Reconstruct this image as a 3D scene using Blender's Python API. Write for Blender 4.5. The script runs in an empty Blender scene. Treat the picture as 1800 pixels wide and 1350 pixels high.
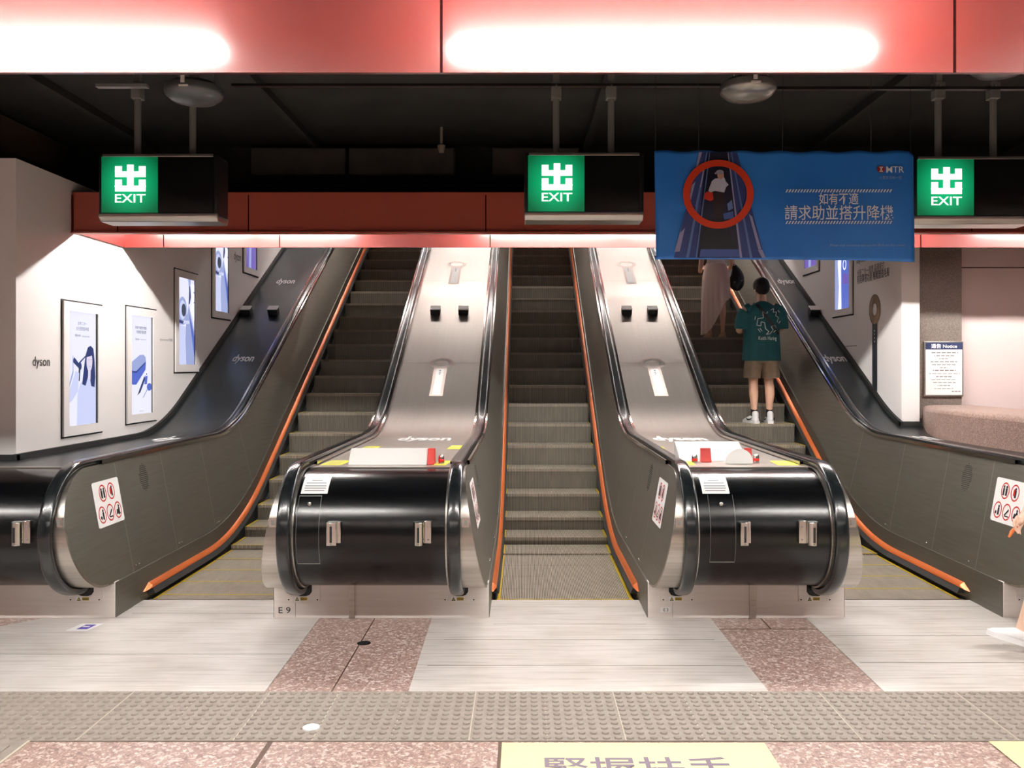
import bpy, bmesh, math, random
from mathutils import Vector, Matrix
random.seed(7)
PI = math.pi
SC = bpy.context.scene
COL = SC.collection

# ------------------------------------------------------------------ camera
# metres: X to the right, Y into the station, Z up; camera at the origin, 1.72 m above the floor
EYE, FPX, CX, CY = 1.72, 1516.0, 920.0, 645.0
cam_data = bpy.data.cameras.new('camera')
cam_data.sensor_width = 36.0
cam_data.lens = 36.0 * FPX / 1800.0
cam_data.shift_x = (900.0 - CX) / 1800.0
cam_data.shift_y = (CY - 675.0) / 1800.0
cam_data.clip_start = 0.05
cam = bpy.data.objects.new('camera', cam_data)
cam.location = (0, 0, EYE)
cam.rotation_euler = (PI / 2, 0, 0)
COL.objects.link(cam)
SC.camera = cam

# ------------------------------------------------------------------ view, world
SC.view_settings.view_transform = 'Standard'
SC.view_settings.look = 'None'
SC.view_settings.gamma = 1.0
SC.view_settings.use_curve_mapping = False
SC.view_settings.exposure = 0.27
SC.cycles.use_denoising = True
SC.cycles.max_bounces = 8
SC.cycles.glossy_bounces = 5
SC.cycles.sample_clamp_indirect = 6.0
world = bpy.data.worlds.new('world')
SC.world = world
world.use_nodes = True
world.node_tree.nodes['Background'].inputs[0].default_value = (0.9, 0.93, 1.0, 1)
world.node_tree.nodes['Background'].inputs[1].default_value = 0.03
TUBE_STRENGTH = 300.0        # fluorescent tubes in the red ceiling troughs
SHAFT_STRENGTH = 55.0       # tubes above the escalator shaft

UPPER_STRENGTH = 120.0      # added unseen tubes high in the shaft, brightening the woman's skirt

# ------------------------------------------------------------------ materials
def lin(c):
    c = c / 255.0
    return c / 12.92 if c <= 0.04045 else ((c + 0.055) / 1.055) ** 2.4
def rgb(r, g, b):
    return (lin(r), lin(g), lin(b), 1.0)
def _nodes(name):
    m = bpy.data.materials.new(name)
    m.use_nodes = True
    nt = m.node_tree
    return m, nt, nt.nodes['Principled BSDF']
def mat(name, col, rough=0.5, metal=0.0, spec=0.5, coat=0.0, emit=None, estr=0.0, alpha=1.0, trans=0.0):
    m, nt, b = _nodes(name)
    b.inputs['Base Color'].default_value = col
    b.inputs['Roughness'].default_value = rough
    b.inputs['Metallic'].default_value = metal
    b.inputs['Specular IOR Level'].default_value = spec
    b.inputs['Coat Weight'].default_value = coat
    b.inputs['Coat Roughness'].default_value = 0.08
    b.inputs['Alpha'].default_value = alpha
    b.inputs['Transmission Weight'].default_value = trans
    if emit:
        b.inputs['Emission Color'].default_value = emit
        b.inputs['Emission Strength'].default_value = estr
    return m
def noisy(name, c1, c2, scale=(8, 8, 8), rough=0.5, metal=0.0, rvar=0.0, bump=0.0, detail=4.0, lo=0.35, hi=0.65, spec=0.5):
    m, nt, b = _nodes(name)
    tc = nt.nodes.new('ShaderNodeTexCoord')
    mp = nt.nodes.new('ShaderNodeMapping')
    mp.inputs['Scale'].default_value = scale
    nz = nt.nodes.new('ShaderNodeTexNoise')
    nz.inputs['Scale'].default_value = 1.0
    nz.inputs['Detail'].default_value = detail
    cr = nt.nodes.new('ShaderNodeValToRGB')
    cr.color_ramp.elements[0].position = lo
    cr.color_ramp.elements[0].color = c1
    cr.color_ramp.elements[1].position = hi
    cr.color_ramp.elements[1].color = c2
    L = nt.links.new
    L(tc.outputs['Object'], mp.inputs['Vector'])
    L(mp.outputs['Vector'], nz.inputs['Vector'])
    L(nz.outputs['Fac'], cr.inputs['Fac'])
    L(cr.outputs['Color'], b.inputs['Base Color'])
    b.inputs['Metallic'].default_value = metal
    b.inputs['Roughness'].default_value = rough
    b.inputs['Specular IOR Level'].default_value = spec
    if rvar:
        mr = nt.nodes.new('ShaderNodeMapRange')
        mr.inputs['To Min'].default_value = rough - rvar
        mr.inputs['To Max'].default_value = rough + rvar
        L(nz.outputs['Fac'], mr.inputs['Value'])
        L(mr.outputs['Result'], b.inputs['Roughness'])
    if bump:
        bp = nt.nodes.new('ShaderNodeBump')
        bp.inputs['Strength'].default_value = bump
        bp.inputs['Distance'].default_value = 0.01
        L(nz.outputs['Fac'], bp.inputs['Height'])
        L(bp.outputs['Normal'], b.inputs['Normal'])
    return m
def terrazzo(name, base, chips, dark, rough=0.3, scale=55.0):
    m, nt, b = _nodes(name)
    L = nt.links.new
    tc = nt.nodes.new('ShaderNodeTexCoord')
    v1 = nt.nodes.new('ShaderNodeTexVoronoi')
    v1.inputs['Scale'].default_value = scale
    v2 = nt.nodes.new('ShaderNodeTexVoronoi')
    v2.inputs['Scale'].default_value = scale * 2.3
    for v in (v1, v2):
        L(tc.outputs['Object'], v.inputs['Vector'])
    s1 = nt.nodes.new('ShaderNodeSeparateColor')
    L(v1.outputs['Color'], s1.inputs['Color'])
    s2 = nt.nodes.new('ShaderNodeSeparateColor')
    L(v2.outputs['Color'], s2.inputs['Color'])
    r1 = nt.nodes.new('ShaderNodeValToRGB')
    e = r1.color_ramp.elements
    e[0].position, e[0].color = 0.0, dark
    e[1].position, e[1].color = 1.0, chips
    for p, c in ((0.25, base), (0.72, base), (0.84, chips)):
        k = e.new(p); k.color = c
    L(s1.outputs['Red'], r1.inputs['Fac'])
    r2 = nt.nodes.new('ShaderNodeValToRGB')
    e = r2.color_ramp.elements
    e[0].position, e[0].color = 0.0, dark
    e[1].position, e[1].color = 1.0, chips
    for p, c in ((0.2, base), (0.8, base), (0.9, chips)):
        k = e.new(p); k.color = c
    L(s2.outputs['Green'], r2.inputs['Fac'])
    mx = nt.nodes.new('ShaderNodeMix')
    mx.data_type = 'RGBA'
    mx.inputs[0].default_value = 0.45
    L(r1.outputs['Color'], mx.inputs[6])
    L(r2.outputs['Color'], mx.inputs[7])
    L(mx.outputs[2], b.inputs['Base Color'])
    b.inputs['Roughness'].default_value = rough
    return m
def ribbed(name, c_ridge, c_groove, pitch, axis='X', rough=0.5, metal=0.6, bump=0.6):
    """Fine parallel metal cleats."""
    m, nt, b = _nodes(name)
    L = nt.links.new
    tc = nt.nodes.new('ShaderNodeTexCoord')
    wv = nt.nodes.new('ShaderNodeTexWave')
    wv.wave_type = 'BANDS'
    wv.bands_direction = axis
    wv.inputs['Scale'].default_value = (2 * PI / pitch) / 20.0
    nz = nt.nodes.new('ShaderNodeTexNoise')
    nz.inputs['Scale'].default_value = 5.0
    nz.inputs['Detail'].default_value = 5.0
    mp = nt.nodes.new('ShaderNodeMapping')
    mp.inputs['Scale'].default_value = (3, 1, 1)
    oi = nt.nodes.new('ShaderNodeObjectInfo')
    ad = nt.nodes.new('ShaderNodeVectorMath')
    L(tc.outputs['Object'], wv.inputs['Vector'])
    L(tc.outputs['Object'], ad.inputs[0])
    L(oi.outputs['Location'], ad.inputs[1])
    L(ad.outputs[0], mp.inputs['Vector'])
    L(mp.outputs['Vector'], nz.inputs['Vector'])
    cr = nt.nodes.new('ShaderNodeValToRGB')
    cr.color_ramp.elements[0].position = 0.25
    cr.color_ramp.elements[0].color = c_groove  # groove colour carries dirt and painted shade between the cleats
    cr.color_ramp.elements[1].position = 0.6
    cr.color_ramp.elements[1].color = c_ridge
    L(wv.outputs['Fac'], cr.inputs['Fac'])
    mr = nt.nodes.new('ShaderNodeMapRange')
    mr.inputs['From Min'].default_value = 0.3
    mr.inputs['From Max'].default_value = 0.7
    mr.inputs['To Min'].default_value = 0.84
    mr.inputs['To Max'].default_value = 1.05
    L(nz.outputs['Fac'], mr.inputs['Value'])
    mx = nt.nodes.new('ShaderNodeVectorMath')
    mx.operation = 'SCALE'
    L(cr.outputs['Color'], mx.inputs[0])
    L(mr.outputs['Result'], mx.inputs['Scale'])
    L(mx.outputs[0], b.inputs['Base Color'])
    bp = nt.nodes.new('ShaderNodeBump')
    bp.inputs['Strength'].default_value = bump
    bp.inputs['Distance'].default_value = 0.006
    L(wv.outputs['Fac'], bp.inputs['Height'])
    L(bp.outputs['Normal'], b.inputs['Normal'])
    b.inputs['Metallic'].default_value = metal
    b.inputs['Roughness'].default_value = rough
    return m
def grid_plate(name, c1, c2, rough, metal):
    """Landing plate: pale worn metal with long horizontal scratches and faint stains."""
    m, nt, b = _nodes(name)
    L = nt.links.new
    tc = nt.nodes.new('ShaderNodeTexCoord')
    mp = nt.nodes.new('ShaderNodeMapping')
    mp.inputs['Scale'].default_value = (1.2, 26.0, 1)
    nz = nt.nodes.new('ShaderNodeTexNoise')
    nz.inputs['Scale'].default_value = 1.6
    nz.inputs['Detail'].default_value = 7
    n2 = nt.nodes.new('ShaderNodeTexNoise')
    n2.inputs['Scale'].default_value = 2.2
    n2.inputs['Detail'].default_value = 5
    L(tc.outputs['Object'], mp.inputs['Vector'])
    L(mp.outputs['Vector'], nz.inputs['Vector'])
    L(tc.outputs['Object'], n2.inputs['Vector'])
    cr = nt.nodes.new('ShaderNodeValToRGB')
    cr.color_ramp.elements[0].position = 0.3
    cr.color_ramp.elements[0].color = c2
    cr.color_ramp.elements[1].position = 0.52
    cr.color_ramp.elements[1].color = c1
    L(nz.outputs['Fac'], cr.inputs['Fac'])
    cr2 = nt.nodes.new('ShaderNodeValToRGB')
    cr2.color_ramp.elements[0].position = 0.3
    cr2.color_ramp.elements[0].color = (0.82, 0.80, 0.78, 1)
    cr2.color_ramp.elements[1].position = 0.6
    cr2.color_ramp.elements[1].color = (1, 1, 1, 1)
    L(n2.outputs['Fac'], cr2.inputs['Fac'])
    mx = nt.nodes.new('ShaderNodeMix')
    mx.data_type = 'RGBA'
    mx.blend_type = 'MULTIPLY'
    mx.inputs[0].default_value = 1.0
    L(cr.outputs['Color'], mx.inputs[6])
    L(cr2.outputs['Color'], mx.inputs[7])
    L(mx.outputs[2], b.inputs['Base Color'])
    b.inputs['Metallic'].default_value = metal
    b.inputs['Roughness'].default_value = rough
    return m

M = {}
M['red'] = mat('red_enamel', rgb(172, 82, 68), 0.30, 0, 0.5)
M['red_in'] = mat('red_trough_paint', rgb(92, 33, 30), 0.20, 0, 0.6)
M['red_in_lit'] = mat('red_trough_paint_lit', rgb(118, 42, 38), 0.24, 0, 0.6)  # same paint made lighter, so the far trough looks more strongly lit
M['black_ceiling'] = noisy('black_ceiling_paint', rgb(22, 23, 22), rgb(34, 35, 33), (3, 3, 3), 0.8)
M['grey_duct'] = noisy('duct_grey', rgb(62, 60, 54), rgb(78, 75, 66), (4, 4, 4), 0.7)
M['dark_steel_part'] = mat('dark_bracket', rgb(128, 130, 126), 0.5, 0.3)
M['white_wall'] = mat('white_hoarding', rgb(236, 229, 226), 0.45, 0, 0.4)
M['pink_lit_wall'] = mat('white_panel_pink_light', rgb(232, 208, 204), 0.35, 0, 0.5)  # white wall; pink light from the red beam is put into its colour
M['hall_wall'] = noisy('hall_wall_paint', rgb(120, 112, 108), rgb(135, 127, 122), (2, 2, 2), 0.6)
M['granite'] = terrazzo('pink_granite', rgb(150, 122, 112), rgb(196, 172, 160), rgb(92, 70, 64), 0.45, 140)
M['granite_dark'] = terrazzo('brown_granite', rgb(118, 104, 96), rgb(150, 136, 126), rgb(74, 64, 60), 0.5, 160)
M['terrazzo'] = terrazzo('floor_terrazzo', rgb(168, 138, 128), rgb(232, 216, 208), rgb(108, 82, 75), 0.28, 60)
M['joint'] = mat('floor_joint', rgb(92, 70, 58), 0.6)
M['plate'] = grid_plate('landing_plate_metal', rgb(222, 215, 210), rgb(196, 188, 182), 0.38, 0.15)
M['tactile'] = noisy('tactile_grey', rgb(138, 128, 119), rgb(152, 142, 132), (20, 20, 20), 0.55)
M['steel'] = noisy('brushed_steel', rgb(178, 172, 165), rgb(192, 186, 178), (2, 60, 60), 0.30, 0.95, 0.05)
M['steel_deck'] = noisy('deck_steel', rgb(190, 183, 176), rgb(194, 187, 180), (40, 1.5, 1.5), 0.38, 0.95, 0.015)
M['steel_dark'] = noisy('outer_deck_steel', rgb(72, 77, 80), rgb(76, 81, 84), (40, 1.5, 1.5), 0.30, 0.9, 0.015)  # darker metal tone for the two outer decks
M['steel_base'] = noisy('base_steel', rgb(226, 215, 209), rgb(232, 222, 216), (2, 40, 40), 0.45, 0.1, 0.05)
M['panel'] = noisy('balustrade_steel', rgb(138, 135, 126), rgb(146, 143, 134), (1, 3, 50), 0.45, 0.92, 0.04)
M['skirt'] = noisy('skirt_steel', rgb(116, 114, 107), rgb(124, 121, 114), (1, 3, 50), 0.45, 0.92, 0.04)
M['chrome'] = mat('polished_steel', rgb(205, 203, 198), 0.14, 1.0)
M['rubber'] = mat('handrail_rubber', rgb(20, 24, 26), 0.22, 0, 0.6, coat=0.3)
M['drum'] = mat('black_lacquer', rgb(4, 5, 7), 0.23, 0, 0.45)
M['black'] = mat('black_matt', rgb(14, 14, 14), 0.7)
M['gap'] = mat('panel_gap', rgb(26, 8, 8), 0.9, 0, 0.0)
M['bristle'] = noisy('brush_bristle', rgb(24, 24, 24), rgb(52, 52, 50), (400, 400, 6), 0.8)
M['orange'] = mat('orange_deflector', rgb(224, 118, 62), 0.26, 0.35)
M['step'] = ribbed('step_cleats', rgb(196, 184, 168), rgb(84, 80, 72), 0.0125, metal=0.2)
M['step_riser'] = ribbed('riser_cleats', rgb(148, 140, 128), rgb(70, 68, 62), 0.0125, metal=0.3, bump=0.3)
M['yellow'] = mat('yellow_edge', rgb(196, 164, 32), 0.5)
M['white'] = mat('white_print', rgb(240, 238, 236), 0.5)
M['offwhite'] = mat('offwhite_plastic', rgb(232, 228, 224), 0.4)
M['clear_pink'] = mat('pale_sticker', rgb(226, 208, 198), 0.35)
M['red_sign'] = mat('signal_red', rgb(206, 40, 30), 0.4)
M['dark_print'] = mat('dark_print', rgb(38, 36, 38), 0.5)
M['grey_print'] = mat('grey_print', rgb(120, 116, 118), 0.5)
M['navy_print'] = mat('navy_print', rgb(34, 44, 84), 0.5)
M['yellow_sticker'] = mat('yellow_sticker', rgb(226, 222, 70), 0.5)
M['yellow_floor'] = mat('yellow_floor_sign', rgb(226, 218, 166), 0.45)
M['purple_print'] = mat('purple_print', rgb(92, 78, 168), 0.5)
M['floor_text'] = mat('floor_sign_text', rgb(120, 104, 120), 0.5)

# ------------------------------------------------------------------ mesh building
class MB:
    def __init__(self):
        self.v, self.f, self.m = [], [], []
    def face(self, ids, mi=0):
        self.f.append(tuple(ids)); self.m.append(mi)
    def add(self, verts, faces, mi=0):
        o = len(self.v)
        self.v += [tuple(p) for p in verts]
        for f in faces:
            self.face([i + o for i in f], mi)
    def box(self, x0, x1, y0, y1, z0, z1, mi=0):
        v = [(x, y, z) for z in (z0, z1) for y in (y0, y1) for x in (x0, x1)]
        self.add(v, [(0, 2, 3, 1), (4, 5, 7, 6), (0, 1, 5, 4), (2, 6, 7, 3), (0, 4, 6, 2), (1, 3, 7, 5)], mi)
        return self
    def prism(self, poly, a, b, plane='xz', mi=0):
        """poly: 2D outline; extruded from a to b along the third axis."""
        def P(u, w, t):
            return {'xz': (u, t, w), 'yz': (t, u, w), 'xy': (u, w, t)}[plane]
        n = len(poly)
        vs = [P(u, w, a) for u, w in poly] + [P(u, w, b) for u, w in poly]
        fs = [tuple(range(n)), tuple(range(2 * n - 1, n - 1, -1))]
        fs += [(i, i + n, (i + 1) % n + n, (i + 1) % n) for i in range(n)]
        self.add(vs, fs, mi)
        return self
    def grid(self, pts, mi=0, close_u=False, close_v=False):
        """pts[i][j] -> quads."""
        n, k = len(pts), len(pts[0])
        o = len(self.v)
        for r in pts:
            self.v += [tuple(p) for p in r]
        for i in range(n if close_u else n - 1):
            for j in range(k if close_v else k - 1):
                a, b = i, (i + 1) % n
                c, d = j, (j + 1) % k
                self.face((o + a * k + c, o + b * k + c, o + b * k + d, o + a * k + d), mi)
        return self
    def tube(self, path, r, n=10, mi=0, caps=True):
        path = [Vector(p) for p in path]
        rr = r if isinstance(r, (list, tuple)) else [r] * len(path)
        rings = []
        for i, p in enumerate(path):
            d = (path[min(i + 1, len(path) - 1)] - path[max(i - 1, 0)]).normalized()
            a = Vector((1, 0, 0)) if abs(d.x) < 0.9 else Vector((0, 1, 0))
            s = (a - d * a.dot(d)).normalized()
            t = d.cross(s)
            rings.append([p + s * (rr[i] * math.cos(2 * PI * k / n)) + t * (rr[i] * math.sin(2 * PI * k / n)) for k in range(n)])
        o = len(self.v)
        self.grid(rings, mi, close_v=True)
        if caps:
            self.face([o + k for k in range(n)][::-1], mi)
            self.face([o + (len(path) - 1) * n + k for k in range(n)], mi)
        return self
    def lathe(self, prof, c, n=32, mi=0):
        """prof: (radius, z) pairs about the vertical axis through c."""
        rings = [[(c[0] + r * math.cos(2 * PI * k / n), c[1] + r * math.sin(2 * PI * k / n), c[2] + z) for k in range(n)] for r, z in prof]
        self.grid(rings, mi, close_v=True)
        return self
    def ball(self, c, r, n=14, mi=0):
        rx, ry, rz = r if isinstance(r, (list, tuple)) else (r, r, r)
        rings = []
        for i in range(n + 1):
            th = PI * i / n
            q = max(math.sin(th), 1e-4)
            rings.append([(c[0] + rx * q * math.cos(2 * PI * k / (2 * n)), c[1] + ry * q * math.sin(2 * PI * k / (2 * n)), c[2] - rz * math.cos(th)) for k in range(2 * n)])
        self.grid(rings, mi, close_v=True)
        return self
    def mesh(self, name, mats, smooth=35):
        me = bpy.data.meshes.new(name)
        me.from_pydata(self.v, [], self.f)
        for m_ in (mats if isinstance(mats, (list, tuple)) else [mats]):
            me.materials.append(m_)
        me.polygons.foreach_set('material_index', self.m)
        bm = bmesh.new(); bm.from_mesh(me)
        bmesh.ops.remove_doubles(bm, verts=bm.verts, dist=1e-5)
        bmesh.ops.recalc_face_normals(bm, faces=bm.faces)
        bm.to_mesh(me); bm.free()
        if smooth:
            me.polygons.foreach_set('use_smooth', [True] * len(me.polygons))
            me.set_sharp_from_angle(angle=math.radians(smooth))
        me.update()
        return me
    def obj(self, name, mats, parent=None, smooth=35, bevel=0.0):
        o = bpy.data.objects.new(name, self.mesh(name, mats, smooth))
        COL.objects.link(o)
        if parent is not None:
            attach(o, parent)
        if bevel:
            b = o.modifiers.new('bevel', 'BEVEL')
            b.width = bevel; b.segments = 3; b.limit_method = 'ANGLE'; b.angle_limit = math.radians(40)
            b.harden_normals = False
        return o
def attach(o, parent):
    """parts are modelled in place: cancel the offset of the Empty that carries them."""
    o.parent = parent
    if parent.type == 'EMPTY' and o.location.length == 0:
        o.matrix_parent_inverse = Matrix.Translation(-parent.location)
def tag(o, label=None, cat=None, group=None, kind=None):
    if label: o['label'] = label
    if cat: o['category'] = cat
    if group: o['group'] = group
    if kind: o['kind'] = kind
    return o
def thing(name, label, cat, loc=(0, 0, 0), group=None):
    e = bpy.data.objects.new(name, None)
    e.empty_display_size = 0.1
    e.location = loc
    COL.objects.link(e)
    return tag(e, label, cat, group)
def struct(name, mb, mats, label=None, smooth=35, bevel=0.0):
    o = mb.obj(name, mats, None, smooth, bevel)
    o['kind'] = 'structure'
    if label: o['label'] = label
    return o
_tcache = {}
def text2d(body, bold=0.0):
    key = (body, bold)
    if key not in _tcache:
        c = bpy.data.curves.new('lettering', 'FONT')
        c.body = body; c.size = 1.0; c.resolution_u = 3; c.offset = bold
        o = bpy.data.objects.new('lettering', c)
        COL.objects.link(o)
        dg = bpy.context.evaluated_depsgraph_get()
        me = bpy.data.meshes.new_from_object(o.evaluated_get(dg))
        vs = [(v.co.x, v.co.y) for v in me.vertices]
        fs = [tuple(p.vertices) for p in me.polygons]
        bpy.data.objects.remove(o); bpy.data.curves.remove(c); bpy.data.meshes.remove(me)
        x0 = min(v[0] for v in vs); x1 = max(v[0] for v in vs)
        y0 = min(v[1] for v in vs); y1 = max(v[1] for v in vs)
        _tcache[key] = ([((x - x0) / (x1 - x0) - 0.5, (y - y0) / (y1 - y0) - 0.5) for x, y in vs], fs)
    return _tcache[key]
def text_into(mb, body, fn, u0, u1, v0, v1, mi=0, bold=0.0):
    """lettering stretched to the rectangle u0..u1, v0..v1 and laid on a surface by fn(u, v)."""
    vs, fs = text2d(body, bold)
    mb.add([fn(u0 + (x + 0.5) * (u1 - u0), v0 + (y + 0.5) * (v1 - v0)) for x, y in vs], fs, mi)
    return mb
def poly_into(mb, poly, fn, mi=0):
    mb.add([fn(u, v) for u, v in poly], [tuple(range(len(poly)))], mi)
    return mb
def ellipse(cu, cv, ru, rv, n=28, a0=0.0, a1=2 * PI):
    return [(cu + ru * math.cos(a0 + (a1 - a0) * k / n), cv + rv * math.sin(a0 + (a1 - a0) * k / n)) for k in range(n)]
def ring_into(mb, cu, cv, ru, rv, w, fn, mi=0, n=40, wv=None):
    wv = w if wv is None else wv
    rows = [[fn(cu + (ru - w * k) * math.cos(2 * PI * i / n), cv + (rv - wv * k) * math.sin(2 * PI * i / n)) for k in (0, 1)] for i in range(n)]
    mb.grid(rows, mi, close_u=True)
    return mb
def at(px, py, Y):
    """the point at depth Y that the photo's pixel (px, py) looks at."""
    return Vector(((px - CX) * Y / FPX, Y, EYE - (py - CY) * Y / FPX))
# ------------------------------------------------------------------ profiles (functions of depth Y)
SLOPE = 0.55
def bent(Y, z0, yi, t):
    """flat at z0, then rising at SLOPE from depth yi, eased over yi-t .. yi+t."""
    if Y <= yi - t: return z0
    if Y >= yi + t: return z0 + SLOPE * (Y - yi)
    return z0 + SLOPE * (Y - yi + t) ** 2 / (4 * t)
def rail_z(Y): return bent(Y, 1.090, 8.82, 0.55)
def step_z(Y): return bent(Y, 0.0, 8.404, 0.80)
def deck_z(Y): return rail_z(Y) - 0.055
AX_Y, AX_Z = 5.82, 0.643          # axis of the rounded newel ends
Y_TOP = 17.4
def stations(y0, y1):
    ys, y = [], y0
    while y < y1 - 1e-6:
        ys.append(y)
        y += 0.06 if y < 9.6 else 0.4
    return ys + [y1]
ESC = {'left': (-2.25, 8.12), 'middle': (0.308, 8.30), 'right': (2.74, 8.30)}
HS = 0.54                          # half width between the skirts
WALL_L, WALL_R = -3.736, 3.89      # inner faces of the two white hoardings
BEAM_N, BEAM_F, BEAM_S = 2.35, 7.12, 12.45
BEAM_BOT, BEAM_TOP, BEAM_W = 2.833, 3.14, 0.91

# ------------------------------------------------------------------ setting
b = MB()
b.box(-7, 7.5, -9, 6.34, -0.2, 0.0, 0)
b.box(-7, 7.5, 6.34, 8.6, -0.9, -0.7, 0)
for x0, x1, y0, y1 in ((-1.172, -1.148, -2, 3.957), (-0.114, -0.098, -2, 3.957), (2.3, 2.32, -2, 3.3), (-7, 7, 2.62, 2.635),
                       (-1.02, -1.012, 4.56, 5.9), (1.62, 1.628, 5.66, 5.9), (1.28, 1.94, 5.652, 5.66)):
    b.box(x0, x1, y0, y1, -0.01, 0.0012, 1)
floor = struct('floor', b, [M['terrazzo'], M['joint']])

# landing plates in front of the three escalators
def plate(name, quad, seams):
    b = MB()
    z = 0.006
    b.add([(x, y, z) for x, y in quad] + [(x, y, -0.01) for x, y in quad],
          [(0, 1, 2, 3)] + [(i, i + 4, (i + 1) % 4 + 4, (i + 1) % 4) for i in range(4)], 0)
    for x0, x1, y in seams:
        b.box(x0, x1, y - 0.003, y + 0.003, z - 0.002, z + 0.0009, 1)
    return struct(name, b, [M['plate'], M['steel']])
plate('floor.001', [(-4.6, 4.556), (-1.366, 4.556), (-1.40, 6.33), (-2.83, 6.33)], [(-3.4, -1.38, 5.15), (-2.72, -1.5, 6.0)])
plate('floor.002', [(-0.607, 4.556), (1.296, 4.556), (1.27, 6.33), (-0.63, 6.33)], [(-0.2, 0.82, 5.75), (-0.5, 1.2, 5.42), (-0.55, 1.27, 4.95)])
plate('floor.003', [(1.908, 4.556), (5.0, 4.556), (3.5, 6.33), (1.94, 6.33)], [(1.95, 3.6, 5.5), (1.95, 3.9, 5.0)])

# tactile paving: studs in rows, and the ribbed guide path branching off at the left
b = MB()
b.box(-4.4, 4.6, 3.957, 4.556, -0.01, 0.005, 0)
for i in range(-78, 84):
    for j in range(11):
        x, y = i * 0.0548, 3.985 + j * 0.0543
        r, h = 0.0185, 0.008
        n = 10
        rings = [[(x + rr * math.cos(2 * PI * k / n), y + rr * math.sin(2 * PI * k / n), 0.005 + hh) for k in range(n)] for rr, hh in ((r, 0), (r * 0.82, h * 0.8), (r * 0.45, h))]
        o = len(b.v)
        b.grid(rings, 0, close_v=True)
        b.face([o + 2 * n + k for k in range(n)], 0)
for x in [-3.86 + 0.361 * k for k in range(23)]:
    b.box(x - 0.002, x + 0.002, 3.957, 4.556, 0, 0.0065, 1)
b.box(-2.92, -2.27, 2.0, 3.956, -0.01, 0.005, 0)
for k in range(6):
    x = -2.86 + k * 0.104
    b.box(x - 0.017, x + 0.017, 2.2, 3.9, 0.004, 0.010, 0)
b.box(-2.272, -2.262, 2.0, 3.956, 0, 0.007, 1)
struct('tactile_floor_strip', b, [M['tactile'], mat('tactile_joint', rgb(196, 186, 170), 0.6)])

# ceiling over the hall, bulkhead and duct behind the far trough, sloping ceiling of the shaft
b = MB()
b.box(-7, 7.5, 3.30, 8.6, 3.75, 3.85)
b.box(-7, 7.5, 7.95, 8.60, 3.12, 3.76)
for x in (-5.2, -3.4, -1.9, 0.55, 2.6, 4.4):
    b.box(x, x + 0.05, 3.3, 7.95, 3.69, 3.76)
b.box(-7, 7.5, -9, 2.4, 3.75, 3.85)
struct('ceiling', b, M['black_ceiling'])
b = MB()
b.add([(-7, 8.6, 3.9), (7.5, 8.6, 3.9), (7.5, 19, 9.6), (-7, 19, 9.6), (-7, 8.6, 4.05), (7.5, 8.6, 4.05), (7.5, 19, 9.75), (-7, 19, 9.75)],
      [(0, 1, 2, 3), (7, 6, 5, 4), (0, 4, 5, 1), (1, 5, 6, 2), (2, 6, 7, 3), (3, 7, 4, 0)])
struct('ceiling.001', b, mat('shaft_ceiling_paint', rgb(70, 69, 68), 0.7))

# hoardings, columns, hall walls
b = MB()
b.box(-4.9, WALL_L, 6.35, 8.05, 0.0, 3.257)
b.box(-4.9, WALL_L, 8.05, 18.2, 0.0, 9.4)
struct('wall_left', b, M['white_wall'])
b = MB()
b.box(WALL_R, 4.075, 8.87, 18.2, 0.0, 9.4)
struct('wall_right', b, M['white_wall'])
b = MB()
b.box(4.62, 7.4, 9.12, 9.3, 0, 2.765)
b.box(4.62, 7.4, 9.12, 9.3, 2.775, 4.2)
b.box(4.63, 7.4, 9.15, 9.3, 2.76, 2.78, 1)
struct('wall_back', b, [M['pink_lit_wall'], M['black']])
b = MB()
b.box(4.10, 4.60, 9.05, 9.45, 0, 4.2)
struct('granite_column', b, M['granite_dark'])
b = MB()
foot = [(4.70, 9.02), (4.26, 9.02), (4.12, 8.90), (4.03, 8.62), (3.97, 8.2), (3.95, 7.6), (3.98, 7.1), (4.05, 6.5), (4.10, 5.9), (4.12, 5.2), (4.70, 5.2)]
b.prism(foot, 0.0, 1.325, 'xy')
struct('granite_parapet_wall', b, M['granite'], None, 50, 0.05)
b = MB()
b.box(-7.2, -7, -9, 19, 0, 9.4)
struct('wall_far_left', b, M['hall_wall'])
b = MB()
b.box(7.4, 7.6, -9, 19, 0, 9.4)
struct('wall_far_right', b, M['hall_wall'])
b = MB()
b.box(-7.2, 7.6, -9.2, -9, 0, 4)
struct('wall_front', b, M['hall_wall'])
b = MB()
b.box(-7.2, 7.6, 19, 19.2, 0, 10)
struct('wall_shaft_end', b, mat('shaft_end_paint', rgb(60, 58, 56), 0.7))

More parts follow.
